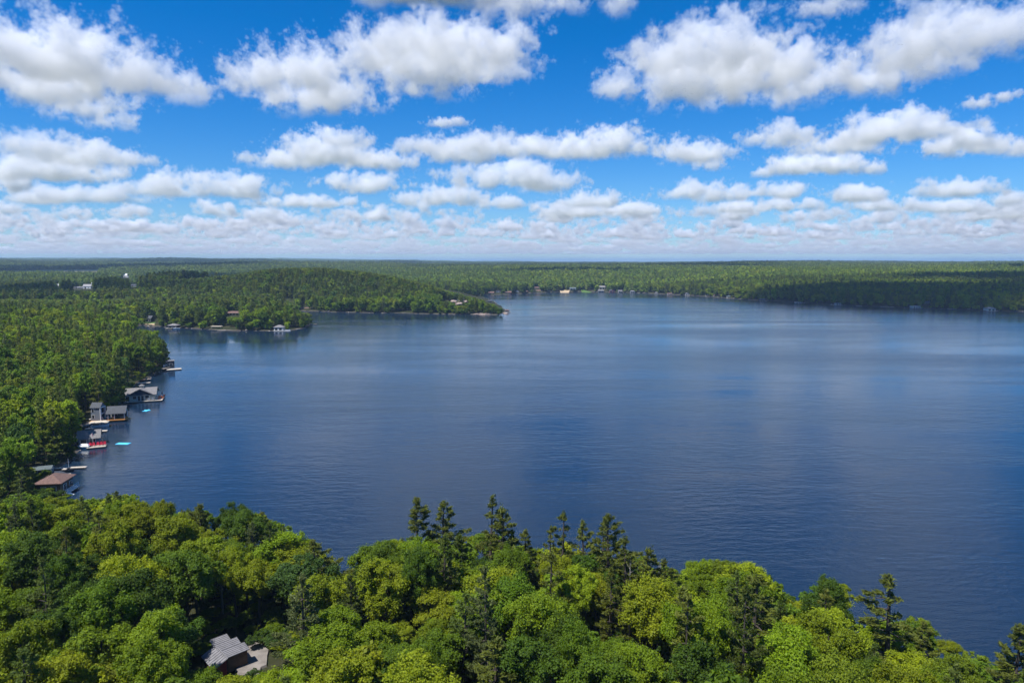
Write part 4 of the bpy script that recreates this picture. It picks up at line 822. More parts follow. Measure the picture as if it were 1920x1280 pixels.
# ------------------------------------------------------------------ tree shapes
def quads_from(C, T, B, w, l):
    """one quad per row: centre C, unit tangents T (length) and B (width)"""
    a = T * l[:, None] / 2; b_ = B * w[:, None] / 2
    V = np.stack([C - a - b_ * 0.6, C - a * 0.1 + b_, C + a + b_ * 0.35, C + a * 0.2 - b_], 1).reshape(-1, 3)
    return V, np.arange(len(V)).reshape(-1, 4)
def unit(v): return v / np.maximum(np.linalg.norm(v, axis=-1, keepdims=True), 1e-9)
def broadleaf_crown(seed, nleaf, size, R_=4.2, H=14.0, base=4.0, nl=26, spread=1.0, sub=6):
    """leaves on clumps, clumps on boughs: an uneven crown with gaps between the boughs"""
    rs = np.random.RandomState(seed); cz = (base + H) / 2; hz = (H - base) / 2
    nb = max(9, int(nl * 0.72)); d = unit(rs.randn(nb, 3)); d[:, 2] = np.abs(d[:, 2]) * 0.8 + d[:, 2] * 0.35 + 0.1; d = unit(d)
    ell = np.array((R_ * rs.uniform(0.7, 0.86), R_ * rs.uniform(0.7, 0.86), hz * 0.74))
    bc = d * rs.uniform(0.35, 1.12, nb)[:, None] * ell + rs.randn(3) * np.array((0.5, 0.5, 0)); br_ = rs.uniform(0.2, 0.46, nb) * R_
    bc = np.vstack([bc, rs.randn(3, 3) * np.array((0.7, 0.7, 1.0))]); br_ = np.append(br_, np.full(3, 0.52 * R_)); nb += 3
    c, r, own = [], [], []
    for q in range(nb):
        for _ in range(sub):
            dd = unit(rs.randn(3) + 0.7 * unit(bc[q] + 1e-6) + np.array((0, 0, 0.4))); c.append(bc[q] + dd * br_[q] * rs.uniform(0.6, 1.12) * np.array((1, 1, 0.95))); r.append(br_[q] * rs.uniform(0.2, 0.52) * spread); own.append(q)
    c = np.array(c); r = np.array(r); own = np.array(own); m = len(c); p = r ** 2 / np.sum(r ** 2); k = rs.choice(m, nleaf, p=p)
    u = unit(rs.randn(nleaf, 3) + 0.35 * unit(c[k] + 1e-6) + np.array((0, 0, 0.4)))
    f = np.where(rs.rand(nleaf) < 0.2, rs.uniform(1.05, 1.7, nleaf), rs.uniform(0.5, 1.1, nleaf))
    P = c[k] + u * (r[k] * f)[:, None] * np.array((1, 1, 0.9))
    ins = np.zeros(nleaf, bool)                      # leaves do not grow in the dark inside of a bough
    for j in range(nb): ins |= (np.linalg.norm((P - bc[j]) / np.array((1, 1, 0.75)), axis=1) < br_[j] * 0.6)
    P, u, k = P[~ins], u[~ins], k[~ins]; n = len(P)
    nrm = unit(u * 0.7 + rs.randn(n, 3) * 0.55 + np.array((0, 0, 0.5)))
    t = unit(np.cross(nrm, rs.randn(n, 3))); b_ = np.cross(nrm, t)
    l = size * rs.uniform(0.65, 1.4, n); P[:, 2] += cz
    V, F = quads_from(P, t, b_, l * 0.75, l)
    lobe = rs.rand(m); tint = np.clip(0.22 + 0.52 * (0.5 * lobe[k] + 0.5 * rs.rand(n)) + 0.15 * rs.randn(n), 0, 1)
    V[:, 2] *= H / V[:, 2].max(); rr = np.percentile(np.hypot(V[:, 0], V[:, 1]), 97); V[:, :2] *= R_ * 1.05 / rr
    return V, F, tint, bc + np.array((0, 0, cz)), br_
def pine_crown(seed, tufts, size, H=18.0, R_=3.7, base=0.2, gap=0.75, droop=0.0, sparse=0.0):
    rs = np.random.RandomState(seed); C = []; T = []; br = []; z = H * base; lean = rs.uniform(0, 6.28)
    while z < H - 0.5:
        t = (z - H * base) / (H * (1 - base)); rad = R_ * 1.25 * ((1 - t) ** 0.85) * rs.uniform(0.72, 1.1) * (0.6 + 0.4 * min(1, t * 4 + 0.2)) + 0.28
        nb = rs.randint(4, 7) if t < 0.85 else 4
        a0 = rs.uniform(0, 6.28)
        for q in range(nb):
            if rs.rand() < sparse * (1 - t * 0.6): continue
            a = a0 + 6.2832 * q / nb + rs.uniform(-0.35, 0.35); L = rad * rs.uniform(0.55, 1.15) * (1 + 0.25 * math.cos(a - lean))
            d = np.array((math.cos(a), math.sin(a), 0)); up = rs.uniform(-0.02, 0.22) - droop + 0.25 * t
            tip = np.array((0, 0, z)) + d * L + np.array((0, 0, L * up)); br.append((np.array((0, 0, z)), tip))
            m_ = max(3, int(tufts * L))
            s = rs.uniform(0.3, 1.0, m_) ** 0.7; side = np.array((-d[1], d[0], 0))
            pos = np.array((0, 0, z)) + s[:, None] * (tip - np.array((0, 0, z))) + side * (rs.randn(m_) * 0.22 * L * (1.1 - s))[:, None] + np.array((0, 0, 1)) * (rs.randn(m_) * 0.06 + 0.05)[:, None]
            C.append(pos); T.append(unit(d * 0.7 + side * rs.randn(m_)[:, None] * 0.55 + np.array((0, 0, 0.5)) + rs.randn(m_, 3) * 0.3))
        z += gap * rs.uniform(0.7, 1.35)
    m_ = int(tufts * 2.5); C.append(np.array((0, 0, H - 0.6)) + rs.randn(m_, 3) * np.array((0.16, 0.16, 0.4))); T.append(unit(rs.randn(m_, 3) * 0.5 + np.array((0, 0, 1))))
    C = np.vstack(C); T = np.vstack(T); n = len(C); rep = 3
    C = np.repeat(C, rep, 0) + rs.randn(n * rep, 3) * size * 0.22; T = unit(np.repeat(T, rep, 0) + rs.randn(n * rep, 3) * 0.45)
    B = unit(np.cross(T, rs.randn(n * rep, 3) * 0.6 + np.array((0, 0, 1.0)))); l = size * rs.uniform(0.7, 1.35, n * rep)
    V, F = quads_from(C, T, B, l * 0.26, l)
    return V, F, np.clip(0.5 + 0.22 * rs.randn(n * rep), 0, 1), br
def trunk_mb(seed, H, r0, limbs, lean=0.25):
    rs = np.random.RandomState(seed); mb = MB(); n = 6
    pts = [(lean * math.sin(i * 1.1 + seed) * i / n, lean * math.cos(i * 0.9 + seed) * i / n, -0.8 + (H + 0.8) * i / n) for i in range(n + 1)]
    mb.tube(pts, [r0 * (1.25 - 1.1 * i / n) + 0.02 for i in range(n + 1)], 7)
    for a, b_, r in limbs:
        a, b_ = np.array(a), np.array(b_); m_ = (a + b_) / 2 + np.array((0, 0, -0.12 * np.linalg.norm(b_ - a) * rs.uniform(-0.6, 1)))
        mb.tube([a, m_, b_], (r, r * 0.65, r * 0.2), 4)
    return mb
def near_set(kind, seed, lod):
    """(crown mesh, trunk mesh) sharing one local origin at the foot of the tree"""
    if kind == 'leaf':
        nleaf, size = ((34000, 0.225), (6500, 0.5))[lod]; rs = np.random.RandomState(seed)
        V, F, t, c, r = broadleaf_crown(seed, nleaf, size, nl=rs.randint(24, 38), base=rs.uniform(2.6, 4.4) if lod == 0 else rs.uniform(1.2, 2.6), spread=rs.uniform(0.85, 1.05))
        cm = np_mesh('crown', V, F, M['leaf'], False, {'tint': ('FACE', t)})
        z0 = 3.5; lim = [((0, 0, rs.uniform(z0, z0 + 4)), c[i] * 0.95, 0.11) for i in rs.choice(len(c), 8 if lod == 0 else 4, replace=False)]
        tm = trunk_mb(seed, 11.5, 0.24, lim).mesh('trunk', M['bark'])
    else:
        rs = np.random.RandomState(seed)
        V, F, t, br = pine_crown(seed, (20, 7.5)[lod], (0.5, 0.85)[lod], base=rs.uniform(0.12, 0.3), sparse=0.5 if kind == 'sparse' else 0.12, gap=1.5 if kind == 'sparse' else 1.2, R_=rs.uniform(3.2, 4.0))
        cm = np_mesh('crown', V, F, M['needle'], False, {'tint': ('FACE', t)})
        lim = [(a, b_ * 0.96, 0.07) for a, b_ in (br if lod == 0 else br[::3])]
        if kind == 'sparse':
            for q in range(9): a = q * 2.4; z = 3 + q * 0.7; lim.append(((0, 0, z), (1.8 * math.cos(a), 1.8 * math.sin(a), z + 0.3), 0.06))
        tm = trunk_mb(seed, 17.6, 0.24, lim, 0.12).mesh('trunk', M['bark'])
    return cm, tm
LEAF_A = [near_set('leaf', 100 + i, 0) for i in range(10)]; LEAF_B = [near_set('leaf', 150 + i, 1) for i in range(7)]
PINE_A = [near_set('pine', 200 + i, 0) for i in range(6)]; PINE_B = [near_set('pine', 250 + i, 1) for i in range(5)]
SPARSE = [near_set('sparse', 300 + i, 0) for i in range(3)]

# ------------------------------------------------------------------ where the trees stand
rs = np.random.RandomState(11)
tx, ty, ts = [], [], []
y = 28.0
while y < 5600:
    s = float(np.interp(y, [0, 150, 500, 1000, 2000, 4000, 5600], [5.6, 5.8, 6.2, 7.0, 9.4, 15.5, 22]))
    n = int((1.66 * y + 130) / s); x = -(0.83 * y + 65) + (np.arange(n) + 0.5 * (len(tx) % 2)) * s + rs.uniform(-0.4, 0.4, n) * s
    tx.append(x); ty.append(y + rs.uniform(-0.4, 0.4, n) * s); ts.append(np.full(n, s)); y += s * 0.87
for a, b_ in zip(_A[1:88], _B[1:88]):             # bushes and leaning saplings along the water's edge
    L = math.hypot(*(b_ - a)); y0 = (a[1] + b_[1]) / 2; m_ = int(L / float(np.interp(y0, [100, 460, 1300], [2.4, 2.2, 3.2])))
    t = rs.rand(m_); nrm_ = np.array((b_[1] - a[1], a[0] - b_[0])) / max(L, 1e-6)
    P = a + (b_ - a) * t[:, None] - nrm_ * 0; tx.append(P[:, 0] + rs.randn(m_) * 2.0); ty.append(P[:, 1] + rs.randn(m_) * 2.0); ts.append(np.full(m_, 5.0))
tx, ty, ts = map(np.concatenate, (tx, ty, ts)); edge = ts == 5.0
sd = np.concatenate([shore(tx[i:i + 60000], ty[i:i + 60000]) for i in range(0, len(tx), 60000)])
k = sd > np.where(edge, np.where(ty > 460, -1.2, 0.0), 1.3) + 1.2 * rs.rand(len(sd)); tx, ty, ts, sd, edge = tx[k], ty[k], ts[k], sd[k], edge[k]
tz = np.maximum(ground(tx, ty, sd), 0.0); n = len(tx)
mix = fbm(tx, ty, 21, 160, 3); mix2 = fbm(tx, ty, 22, 60, 3); r_ = rs.rand(n); fore = (ty < 175) & (tx > -0.62 * ty - 12) | (ty < 140)
pine_p = np.where(fore, 0.13 + 0.10 * (sd < 10), np.where(ty < 480, 0.46, np.where((tx < 100) & (ty < 1150), 0.46, 0.30))) + 0.22 * mix * (~fore)
is_pine = r_ < pine_p
H_ = np.where(is_pine, rs.uniform(14, 21, n), np.where(fore, rs.uniform(10, 17, n), rs.uniform(10.5, 18.5, n))); small = rs.rand(n) < 0.13; H_ = np.where(small, H_ * rs.uniform(0.5, 0.8, n), H_)
H_ = np.where(edge, rs.uniform(3.0, 9.0, n), H_); is_pine &= ~edge
H_ = np.where(ty > 1500, H_ * rs.uniform(0.85, 1.15, n), H_)
R_ = np.where(is_pine, rs.uniform(2.9, 4.2, n), rs.uniform(3.3, 5.2, n)) * np.clip(ts / 6.0, 1, 3.2) * np.where(small, 0.75, 1) * np.where(edge, 0.7, 1)
# skylines of the wooded shores (picture x, lowest picture y a treetop may reach), foreground and the tips of the points
SKY_F = np.array([(-300, 880), (0, 893), (40, 905), (70, 927), (128, 930), (160, 923), (200, 921), (235, 914), (290, 928), (330, 946), (380, 952), (430, 937), (470, 955), (520, 964), (560, 990), (590, 1020), (610, 1052), (624, 1070), (650, 1064), (676, 1035), (696, 1008), (740, 1003), (800, 998), (860, 990), (910, 988), (960, 1002), (1010, 1018), (1080, 1014), (1150, 1020), (1230, 1044), (1290, 1052), (1330, 1040), (1390, 1042), (1430, 1062), (1460, 1096), (1484, 1118), (1504, 1090), (1560, 1078), (1596, 1090), (1604, 1190), (1626, 1195), (1644, 1150), (1700, 1152), (1760, 1150), (1800, 1162), (1830, 1196), (1846, 1224), (1870, 1248), (1890, 1240), (1920, 1232), (2200, 1300)], float)
SKY_2 = np.array([(350, 522), (430, 514), (500, 503), (560, 500), (620, 502), (690, 509), (740, 517), (800, 531), (830, 541), (870, 551), (900, 560), (930, 570), (944, 579), (956, 584)], float)
SKY_1 = np.array([(200, 560), (330, 553), (430, 552), (500, 556), (540, 562), (570, 574), (584, 594), (592, 605)], float)
SKY_L = np.array([(-100, 575), (0, 585), (60, 590), (150, 592), (220, 600), (270, 612), (300, 628), (316, 648), (326, 672)], float)
def cap(mask, sky, jit):
    global H_
    i = np.nonzero(mask)[0]; px, _, dep = project(np.stack([tx[i], ty[i], tz[i] + H_[i] * 0.8], -1)); hw = R_[i] * FPX / dep * 0.45
    s0 = np.interp(px, sky[:, 0], sky[:, 1]); s1 = np.maximum(np.interp(px - hw, sky[:, 0], sky[:, 1]), np.interp(px + hw, sky[:, 0], sky[:, 1]))
    lim = np.maximum(s0, 0.45 * s0 + 0.55 * s1) + np.abs(rs.randn(len(i))) * jit
    v = (640 - lim) / FPX; slope = (-SP + v * CP) / (CP + v * SP); H_[i] = np.minimum(H_[i], CAM_Z + slope * ty[i] - tz[i])
cap(fore, SKY_F, 14)
cap((~fore) & (ty < 470) & (tx < 0), SKY_L, 5)
pen1 = (ty > 560) & (ty < 790) & (tx < -150); pen2 = (ty > 760) & (ty < 1150) & (tx < 0) & (tx > -480)
cap(pen1, SKY_1, 3); cap(pen2, SKY_2, 2.5)
for x0, x1, y0, y1 in CLEAR:
    inm = (tx > x0 - 15) & (tx < x1 + 15) & (ty > y0 - 20) & (ty < y1 + 10); H_[inm] = 0
    fr_ = (tx / ty > x0 / y0) & (tx / ty < x1 / y0) & (ty > y0 - 330) & (ty < y0); H_[fr_] = np.minimum(H_[fr_], 2.5 + rs.rand(fr_.sum()) * 4)
for o in [o for o in sc.objects if o.type == 'EMPTY' and o.parent is None]:
    rr = 9.0 if o.name.startswith(('cottage', 'lodge', 'barn', 'house')) else 4.6
    c = o.matrix_basis @ Vector((0, 4, 0)); H_[np.hypot(tx - c.x, ty - c.y) < rr] = 0
H_[np.hypot(tx - cen.x, ty - cen.y) < 4.6] = 0
q = ct.matrix_basis @ Vector((1.5, 3.5, 0)); H_[np.hypot(tx - q.x, ty - q.y) < 4.4] = 0
for x0, y0, x1, y1, dmax in PROTECT:
    px, pt, dep = project(np.stack([tx, ty, tz + H_], -1)); pb = project(np.stack([tx, ty, tz + H_ * 0.15], -1))[1]; hw = R_ * FPX / dep * 0.78
    hit = (dep < dmax) & (px + hw > x0) & (px - hw < x1) & (pt < y1) & (pb > y0) & (H_ > 0)
    v = (640 - (y1 + 2)) / FPX; slope = (-SP + v * CP) / (CP + v * SP)
    H_[hit] = np.minimum(H_[hit], CAM_Z + slope * ty[hit] - tz[hit] - 0.3)
k = H_ > np.where(is_pine, 5.0, np.where(edge, 2.2, 4.0)); k &= ~((ty > 900) & (H_ < 6) & (rs.rand(n) < 0.3))
tx, ty, ts, tz, H_, R_, is_pine, fore, mix, mix2, sd = [a[k] for a in (tx, ty, ts, tz, H_, R_, is_pine, fore, mix, mix2, sd)]
R_ = np.minimum(R_, np.where(is_pine, 0.32, 0.42) * H_ * np.clip(ts / 6, 1, 3))

# pines and other trees that stand out singly along the foreground shore: top pixel, height, radius
STAND = [(783, 934, 18, 3.3, 'pine', 'layered pine rising above the maples, left of the shoreline pair'), (834, 938, 17, 3.5, 'pine', 'layered pine rising above the maples, right of the shoreline pair'), (918, 932, 19, 3.4, 'sparse', 'tall bare-stemmed pine with branches sweeping to the left at the shore'), (943, 950, 17.5, 3.0, 'pine', 'dense pine pressed against the bare-stemmed shore pine'),
         (988, 990, 13, 2.4, 'pine', 'small dark pine right of the bare-stemmed shore pine'), (1030, 985, 14, 2.3, 'sparse', 'thin pine left of the ragged crown-forked pine'), (1052, 960, 17, 2.9, 'sparse', 'ragged pine with forked bare top at mid shore'), (1100, 972, 16, 2.6, 'sparse', 'narrow see-through pine at mid shore'), (1128, 970, 15.5, 2.2, 'sparse', 'pine with a tufted top just left of the tallest full one'), (1150, 964, 18, 3.6, 'pine', 'fullest and tallest of the mid shore pines'),
         (1180, 1005, 16, 2.6, 'sparse', 'dark stemmed pine right of the tallest mid shore pine'), (1215, 1030, 14.5, 3.0, 'pine', 'broad low pine left of the rounded shoreline crown'), (1250, 1045, 13, 2.6, 'sparse', 'thin pine with a bare snapped leader above the shore'), (1030, 1032, 17, 3.0, 'sparse', 'olive pine with a bare dark stem among the middle maples'),
         (1418, 1082, 18, 4.4, 'sparse', 'wide olive pine with flat layered boughs right of centre'), (1680, 1076, 18, 4.0, 'sparse', 'lone olive pine against the water near the right edge'), (1908, 1168, 16, 3.6, 'pine', 'pine cut by the right edge of the picture'), (592, 1012, 14, 3.2, 'pine', 'grey-olive pine at the edge of the water gap left of centre'), (372, 944, 14, 3.0, 'pine', 'bluish pine top on the left part of the foreground shore'),
         (925, 1195, 15, 3.6, 'pine', 'grey-green pine low in the middle of the bottom edge'), (1285, 1100, 15, 3.0, 'pine', 'olive pine between the middle maples and the wide olive pine')]
PAL_L = [('yellow-green', (0.185, 0.225, 0.007)), ('bright green', (0.138, 0.198, 0.006)), ('mid green', (0.095, 0.152, 0.007)), ('deep green', (0.062, 0.112, 0.008)), ('blue-green', (0.066, 0.118, 0.020)), ('olive', (0.128, 0.165, 0.009))]
PAL_P = [('dark pine-green', (0.075, 0.105, 0.016)), ('olive-green', (0.112, 0.132, 0.018)), ('grey-green', (0.085, 0.108, 0.032))]
n = len(tx); u = rs.rand(n)
ci_f = np.digitize(u, [0.24, 0.58, 0.84, 0.92, 0.95]); v_ = np.clip(0.5 + 0.42 * mix + 0.3 * mix2 + 0.25 * rs.randn(n), 0, 1)
v_ = np.clip(v_ + 0.3 * fbm(tx, ty, 23, 650, 2), 0, 1); ci_b = np.digitize(v_, [0.14, 0.42, 0.72, 0.9, 0.95]); right = tx > 60
ci = np.where(is_pine, np.digitize(u, [0.5, 0.85]), np.where(fore, ci_f, np.where(right, np.digitize(v_, [0.26, 0.58, 0.84, 0.95, 0.97]), ci_b)))
col = np.ones((n, 4), np.float32)
for i in range(6): col[(~is_pine) & (ci == i), :3] = PAL_L[i][1]
for i in range(3): col[is_pine & (ci == i), :3] = PAL_P[i][1]
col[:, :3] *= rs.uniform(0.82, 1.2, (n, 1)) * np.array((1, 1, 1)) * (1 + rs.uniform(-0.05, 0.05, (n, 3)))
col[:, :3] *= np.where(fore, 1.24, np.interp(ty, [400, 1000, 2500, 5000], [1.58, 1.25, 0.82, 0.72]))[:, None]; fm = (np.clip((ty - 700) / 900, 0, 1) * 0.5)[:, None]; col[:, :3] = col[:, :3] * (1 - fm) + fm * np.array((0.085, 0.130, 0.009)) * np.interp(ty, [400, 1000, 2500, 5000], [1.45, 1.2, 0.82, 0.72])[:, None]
kindv = np.where(is_pine, 1, 0)
# the single standing trees join the list
sx_, sy_, sz_, sh_, sr_, sk_, slab = [], [], [], [], [], [], []
for px, py, h, r, kd, lab in STAND + [(1556, 1076, 14.5, 3.1, 'leaf', 'round dark broadleaf standing alone against the water right of centre'), (432, 934, 14, 3.0, 'leaf', 'tall narrow green broadleaf peak on the left foreground shore')]:
    z = 3.0
    for _ in range(8): p = G(px, py, z + h); z = gz(p.x, p.y)
    while shore(np.array([p.x]), np.array([p.y]))[0] < 1.2 and p.y > 40: p.y -= 1.0; p.x *= p.y / (p.y + 1.0)
    z = gz(p.x, p.y); v = (640 - py) / FPX; h = min(h * 1.25, CAM_Z + (-SP + v * CP) / (CP + v * SP) * p.y - z)
    sx_.append(p.x); sy_.append(p.y); sz_.append(z); sh_.append(h); sr_.append(r * (1.55 if kd != 'leaf' else 1.15)); sk_.append({'leaf': 0, 'pine': 1, 'sparse': 2}[kd]); slab.append(lab)
far_ok = np.ones(n, bool)
for x, y, r in zip(sx_, sy_, sr_): far_ok &= np.hypot(tx - x, ty - y) > 3.4
sel = np.nonzero(far_ok)[0]
def catv(a, b_): return np.concatenate([a[sel], np.asarray(b_, a.dtype)])
m_ = len(sx_); scol = np.array([(*(PAL_L[3][1] if k_ == 0 else PAL_P[1][1]), 1) for k_ in sk_], np.float32)
tx, ty, tz, H_, R_, kindv, ts = catv(tx, sx_), catv(ty, sy_), catv(tz, sz_), catv(H_, sh_), catv(R_, sr_), catv(kindv, sk_), catv(ts, [6] * m_)
ci = catv(ci, [3 if k_ == 0 else 1 for k_ in sk_]); col = np.concatenate([col[sel], scol]); fore = catv(fore, [True] * m_); n = len(tx)
forced = np.zeros(n, bool); forced[-m_:] = True

# how much of each nearer tree the picture shows (crowns painted front to back on a coarse grid)
PX, PT, DEP = project(np.stack([tx, ty, tz + H_], -1)); PM = project(np.stack([tx, ty, tz + H_ * 0.22], -1))[1]; HW = R_ * FPX / DEP
BW, BH = 640, 427; buf = np.zeros((BH, BW), bool); seen = np.zeros(n)
near = np.nonzero(DEP < 620)[0]; near = near[np.argsort(DEP[near])]
for i in near:
    a, b_ = (PX[i] - HW[i]) / 3, (PX[i] + HW[i]) / 3; t, bt = PT[i] / 3, PM[i] / 3
    x0, x1, y0, y1 = max(0, int(a)), min(BW, int(b_) + 1), max(0, int(t)), min(BH, int(bt) + 1)
    if x1 <= x0 or y1 <= y0: continue
    yy, xx = np.mgrid[y0:y1, x0:x1]
    e_ = ((xx + .5 - (a + b_) / 2) / max((b_ - a) / 2, .5)) ** 2 + ((yy + .5 - (t + bt) / 2) / max((bt - t) / 2, .5)) ** 2 < 0.85
    s = buf[y0:y1, x0:x1]; seen[i] = np.count_nonzero(e_ & ~s); s |= e_
single = forced.copy()
for kd, lim in ((0, 285), (1, 170)):
    c = np.nonzero((kindv == kd) & (seen > 14) & ~forced)[0]; single[c[np.argsort(-seen[c])][:lim]] = True

LAND_F = [('the brown-roofed boathouse', 100, 915), ('the left edge', 0, 980), ('the left edge', 0, 1110), ('the bottom left corner', 10, 1265), ('the cottage roofs', 418, 1230), ('the gravel yard', 474, 1238), ('the bluish shore pine', 372, 965), ('the cottage clearing', 500, 1140), ('the grey-olive pine', 592, 1040), ('the water gap', 640, 1080), ('the shoreline pine pair', 808, 975), ('the bare-stemmed shore pine', 920, 975), ('the forked shore pine', 1052, 1000), ('the tallest shore pine', 1150, 1000), ('the snapped shore pine', 1250, 1070), ('the wide olive pine', 1418, 1130), ('the lone water-side broadleaf', 1556, 1120), ('the lone olive pine', 1680, 1120), ('the right edge', 1915, 1230), ('the grey-green bottom-edge pine', 925, 1225), ('the bottom right corner', 1800, 1270), ('the picture centre bottom', 1150, 1262), ('the bottom edge left of centre', 690, 1262), ('the bottom edge right of centre', 1480, 1262), ('the bottom edge beside the cottage', 260, 1262)]
LAND_L = [('the navy cape boathouse', 316, 680), ('the small pale dock', 265, 714), ('the sage boathouse', 250, 738), ('the tall blue-grey cabin', 178, 772), ('the tan boat canopy', 172, 797), ('the grey roofed boathouse', 155, 818), ('the red chairs', 150, 838), ('the longest dock', 110, 872), ('the grey-green roof', 70, 885), ('the left edge', 0, 640), ('the left edge', 0, 720), ('the left edge', 0, 800), ('the left edge', 0, 860)]
ORD = ['first', 'second', 'third', 'fourth', 'fifth', 'sixth', 'seventh', 'eighth', 'ninth', 'tenth', 'eleventh', 'twelfth', 'thirteenth', 'fourteenth', 'fifteenth', 'sixteenth', 'seventeenth', 'eighteenth', 'nineteenth', 'twentieth', 'twenty-first', 'twenty-second', 'twenty-third', 'twenty-fourth', 'twenty-fifth', 'twenty-sixth', 'twenty-seventh']
names = {}
for i in np.nonzero(single)[0]:
    if forced[i]: names[i] = slab[i - (n - m_)]; continue
    cx, cy_ = min(max(PX[i], 0), 1920), min(0.6 * PT[i] + 0.4 * PM[i], 1280)
    L = LAND_F if DEP[i] < 185 and cy_ > 880 else LAND_L
    d = [math.hypot(cx - a, (cy_ - b_) * 1.2) for _, a, b_ in L]; j = int(np.argmin(d)); nm, a, b_ = L[j]; dx, dy = cx - a, cy_ - b_
    rel = ('left of' if dx < 0 else 'right of') if abs(dx) > abs(dy) else ('above' if dy < 0 else 'below')
    if 'edge' in nm and 'bottom' not in nm: rel = 'near'
    dist = '' if rel == 'near' else ('just ' if d[j] < 55 else ('' if d[j] < 120 else 'well '))
    size = 'tall' if H_[i] > 14.5 else ('small' if H_[i] < 9 else 'middling')
    cl = PAL_L[ci[i]][0] if kindv[i] == 0 else PAL_P[ci[i]][0]
    names[i] = f"{size} {cl} {'broadleaf' if kindv[i] == 0 else 'pine'} {dist}{rel} {nm}"
by = {}
for i, s in names.items(): by.setdefault(s, []).append(i)
for s, li in by.items():
    if len(li) < 2: continue
    li.sort(key=lambda i: PX[i])
    for k, i in enumerate(li): names[i] = s + (', left one' if len(li) == 2 and k == 0 else ', right one' if len(li) == 2 else f', {ORD[min(k, 26)]} from left')
rs = np.random.RandomState(5)
for i in np.nonzero(single)[0]:
    hi = DEP[i] < 165
    if kindv[i] == 0: st_ = LEAF_A if hi else LEAF_B; hh, r0 = 14.0, 4.5
    elif kindv[i] == 1: st_ = PINE_A if hi else PINE_B; hh, r0 = 18.0, 3.9
    else: st_ = SPARSE; hh, r0 = 18.0, 3.9
    cm, tm = st_[rs.randint(len(st_))]
    o = empty('broadleaf_tree' if kindv[i] == 0 else 'pine_tree', (tx[i], ty[i], tz[i] - 0.15), rs.uniform(0, 6.28))
    tl = 0.05 if kindv[i] else 0.09; o.rotation_euler[0], o.rotation_euler[1] = rs.uniform(-tl, tl), rs.uniform(-tl, tl)
    o.scale = (R_[i] / r0, R_[i] / r0 * rs.uniform(0.9, 1.1), H_[i] / hh)
    zone = 'foreground hillside' if fore[i] else 'left shore'
    tag(o, names[i], 'tree', ('broadleaf trees of the ' if kindv[i] == 0 else 'pines of the ') + zone)
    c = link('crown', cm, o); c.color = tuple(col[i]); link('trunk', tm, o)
# bare dead trees showing between the crowns
for k, (px, py, h, lab) in enumerate([(1182, 1048, 13, 'bare dead trunk among the middle crowns'), (1238, 1052, 10, 'pale snapped snag left of the rounded shoreline crown'), (412, 1030, 11, 'grey dead twiggy treetop left of the water gap'), (875, 1135, 9, 'grey leafless sapling below the middle maples')]):
    z = 3.0
    for _ in range(8): p = G(px, py, z + h); z = gz(p.x, p.y)
    o = empty('dead_tree', (p.x, p.y, z), k * 1.3); tag(o, lab, 'dead tree', 'dead trees among the foreground crowns')
    MB().tube([(0, 0, -0.6), (0.1, 0.05, h * 0.5), (0.0, 0.2, h)], (0.2, 0.13, 0.03), 6).build('trunk', M['pale_bark'], o)
    for q in range(16):
        zz = h * (0.35 + 0.6 * q / 16); a = q * 2.4; L = 0.5 + 1.5 * (1 - q / 17); br_ = MB().tube([(0.05, 0.1 * zz / h, zz), (L * 0.6 * math.cos(a), L * 0.6 * math.sin(a), zz + 0.35), (L * math.cos(a + .2), L * math.sin(a + .2), zz + 0.9)], (0.05, 0.03, 0.01), 4).build('branch', M['pale_bark'], o)

# ------------------------------------------------------------------ the forest beyond, too many to count
def proto(name, parts):
    me = bpy.data.meshes.new(name); V = np.vstack([p_[0] for p_ in parts]); loops = []; starts = []; mi = []; tint = []; off = 0; ls = 0; F_all = []
    for pi, (v, F, t, mt__) in enumerate(parts):
        for f in F: F_all.append(tuple(int(q) + off for q in f)); mi.append(pi)
        tint += list(t); off += len(v); me.materials.append(mt__)
    me.from_pydata(V.tolist(), [], F_all); me.polygons.foreach_set('material_index', np.array(mi, np.int32))
    a = me.attributes.new('tint', 'FLOAT', 'FACE'); a.data.foreach_set('value', np.array(tint, np.float32)); me.update()
    return bpy.data.objects.new(name, me)
def stem(H, r, mat):
    mb = MB().tube([(0, 0, -1), (0, 0, H)], (r, r * 0.4), 5); return (np.array(mb.v), mb.f, [0.5] * len(mb.f), mat)
def lump(seed, R_0, H, conifer, mat, det):
    """a far crown: knobbly closed shell"""
    r = np.random.RandomState(seed); nu, nv = (9, 6) if det else (7, 4); V = []
    for j in range(nv + 1):
        t = j / nv
        for i in range(nu):
            a = 6.2832 * (i + 0.5 * (j % 2)) / nu
            rad = R_0 * ((1 - t) ** 0.8 + 0.03) if conifer else R_0 * math.sqrt(max(0.0, 1 - (2 * (t * 0.94 + 0.03) - 1) ** 2))
            rad *= r.uniform(0.62, 1.28); V.append((rad * math.cos(a), rad * math.sin(a), (0.12 if conifer else 0.25) * H + t * H * (0.88 if conifer else 0.75) + r.uniform(-0.04, 0.04) * H))
    F = [(j * nu + i, j * nu + (i + 1) % nu, (j + 1) * nu + (i + 1) % nu, (j + 1) * nu + i) for j in range(nv) for i in range(nu)] + [tuple(nv * nu + i for i in range(nu))]
    return (np.array(V), F, np.clip(0.5 + 0.2 * r.randn(len(F)), 0, 1), mat)
def leafy(seed, nleaf, size, nl):
    V, F, t, c, r = broadleaf_crown(seed, nleaf, size, nl=nl, R_=4.2); return (V, F, t, M['forest_leaf'])
def piney(seed, tufts, size, gap=1.0):
    V, F, t, br = pine_crown(seed, tufts, size, gap=gap); return (V, F, t, M['forest_needle'])
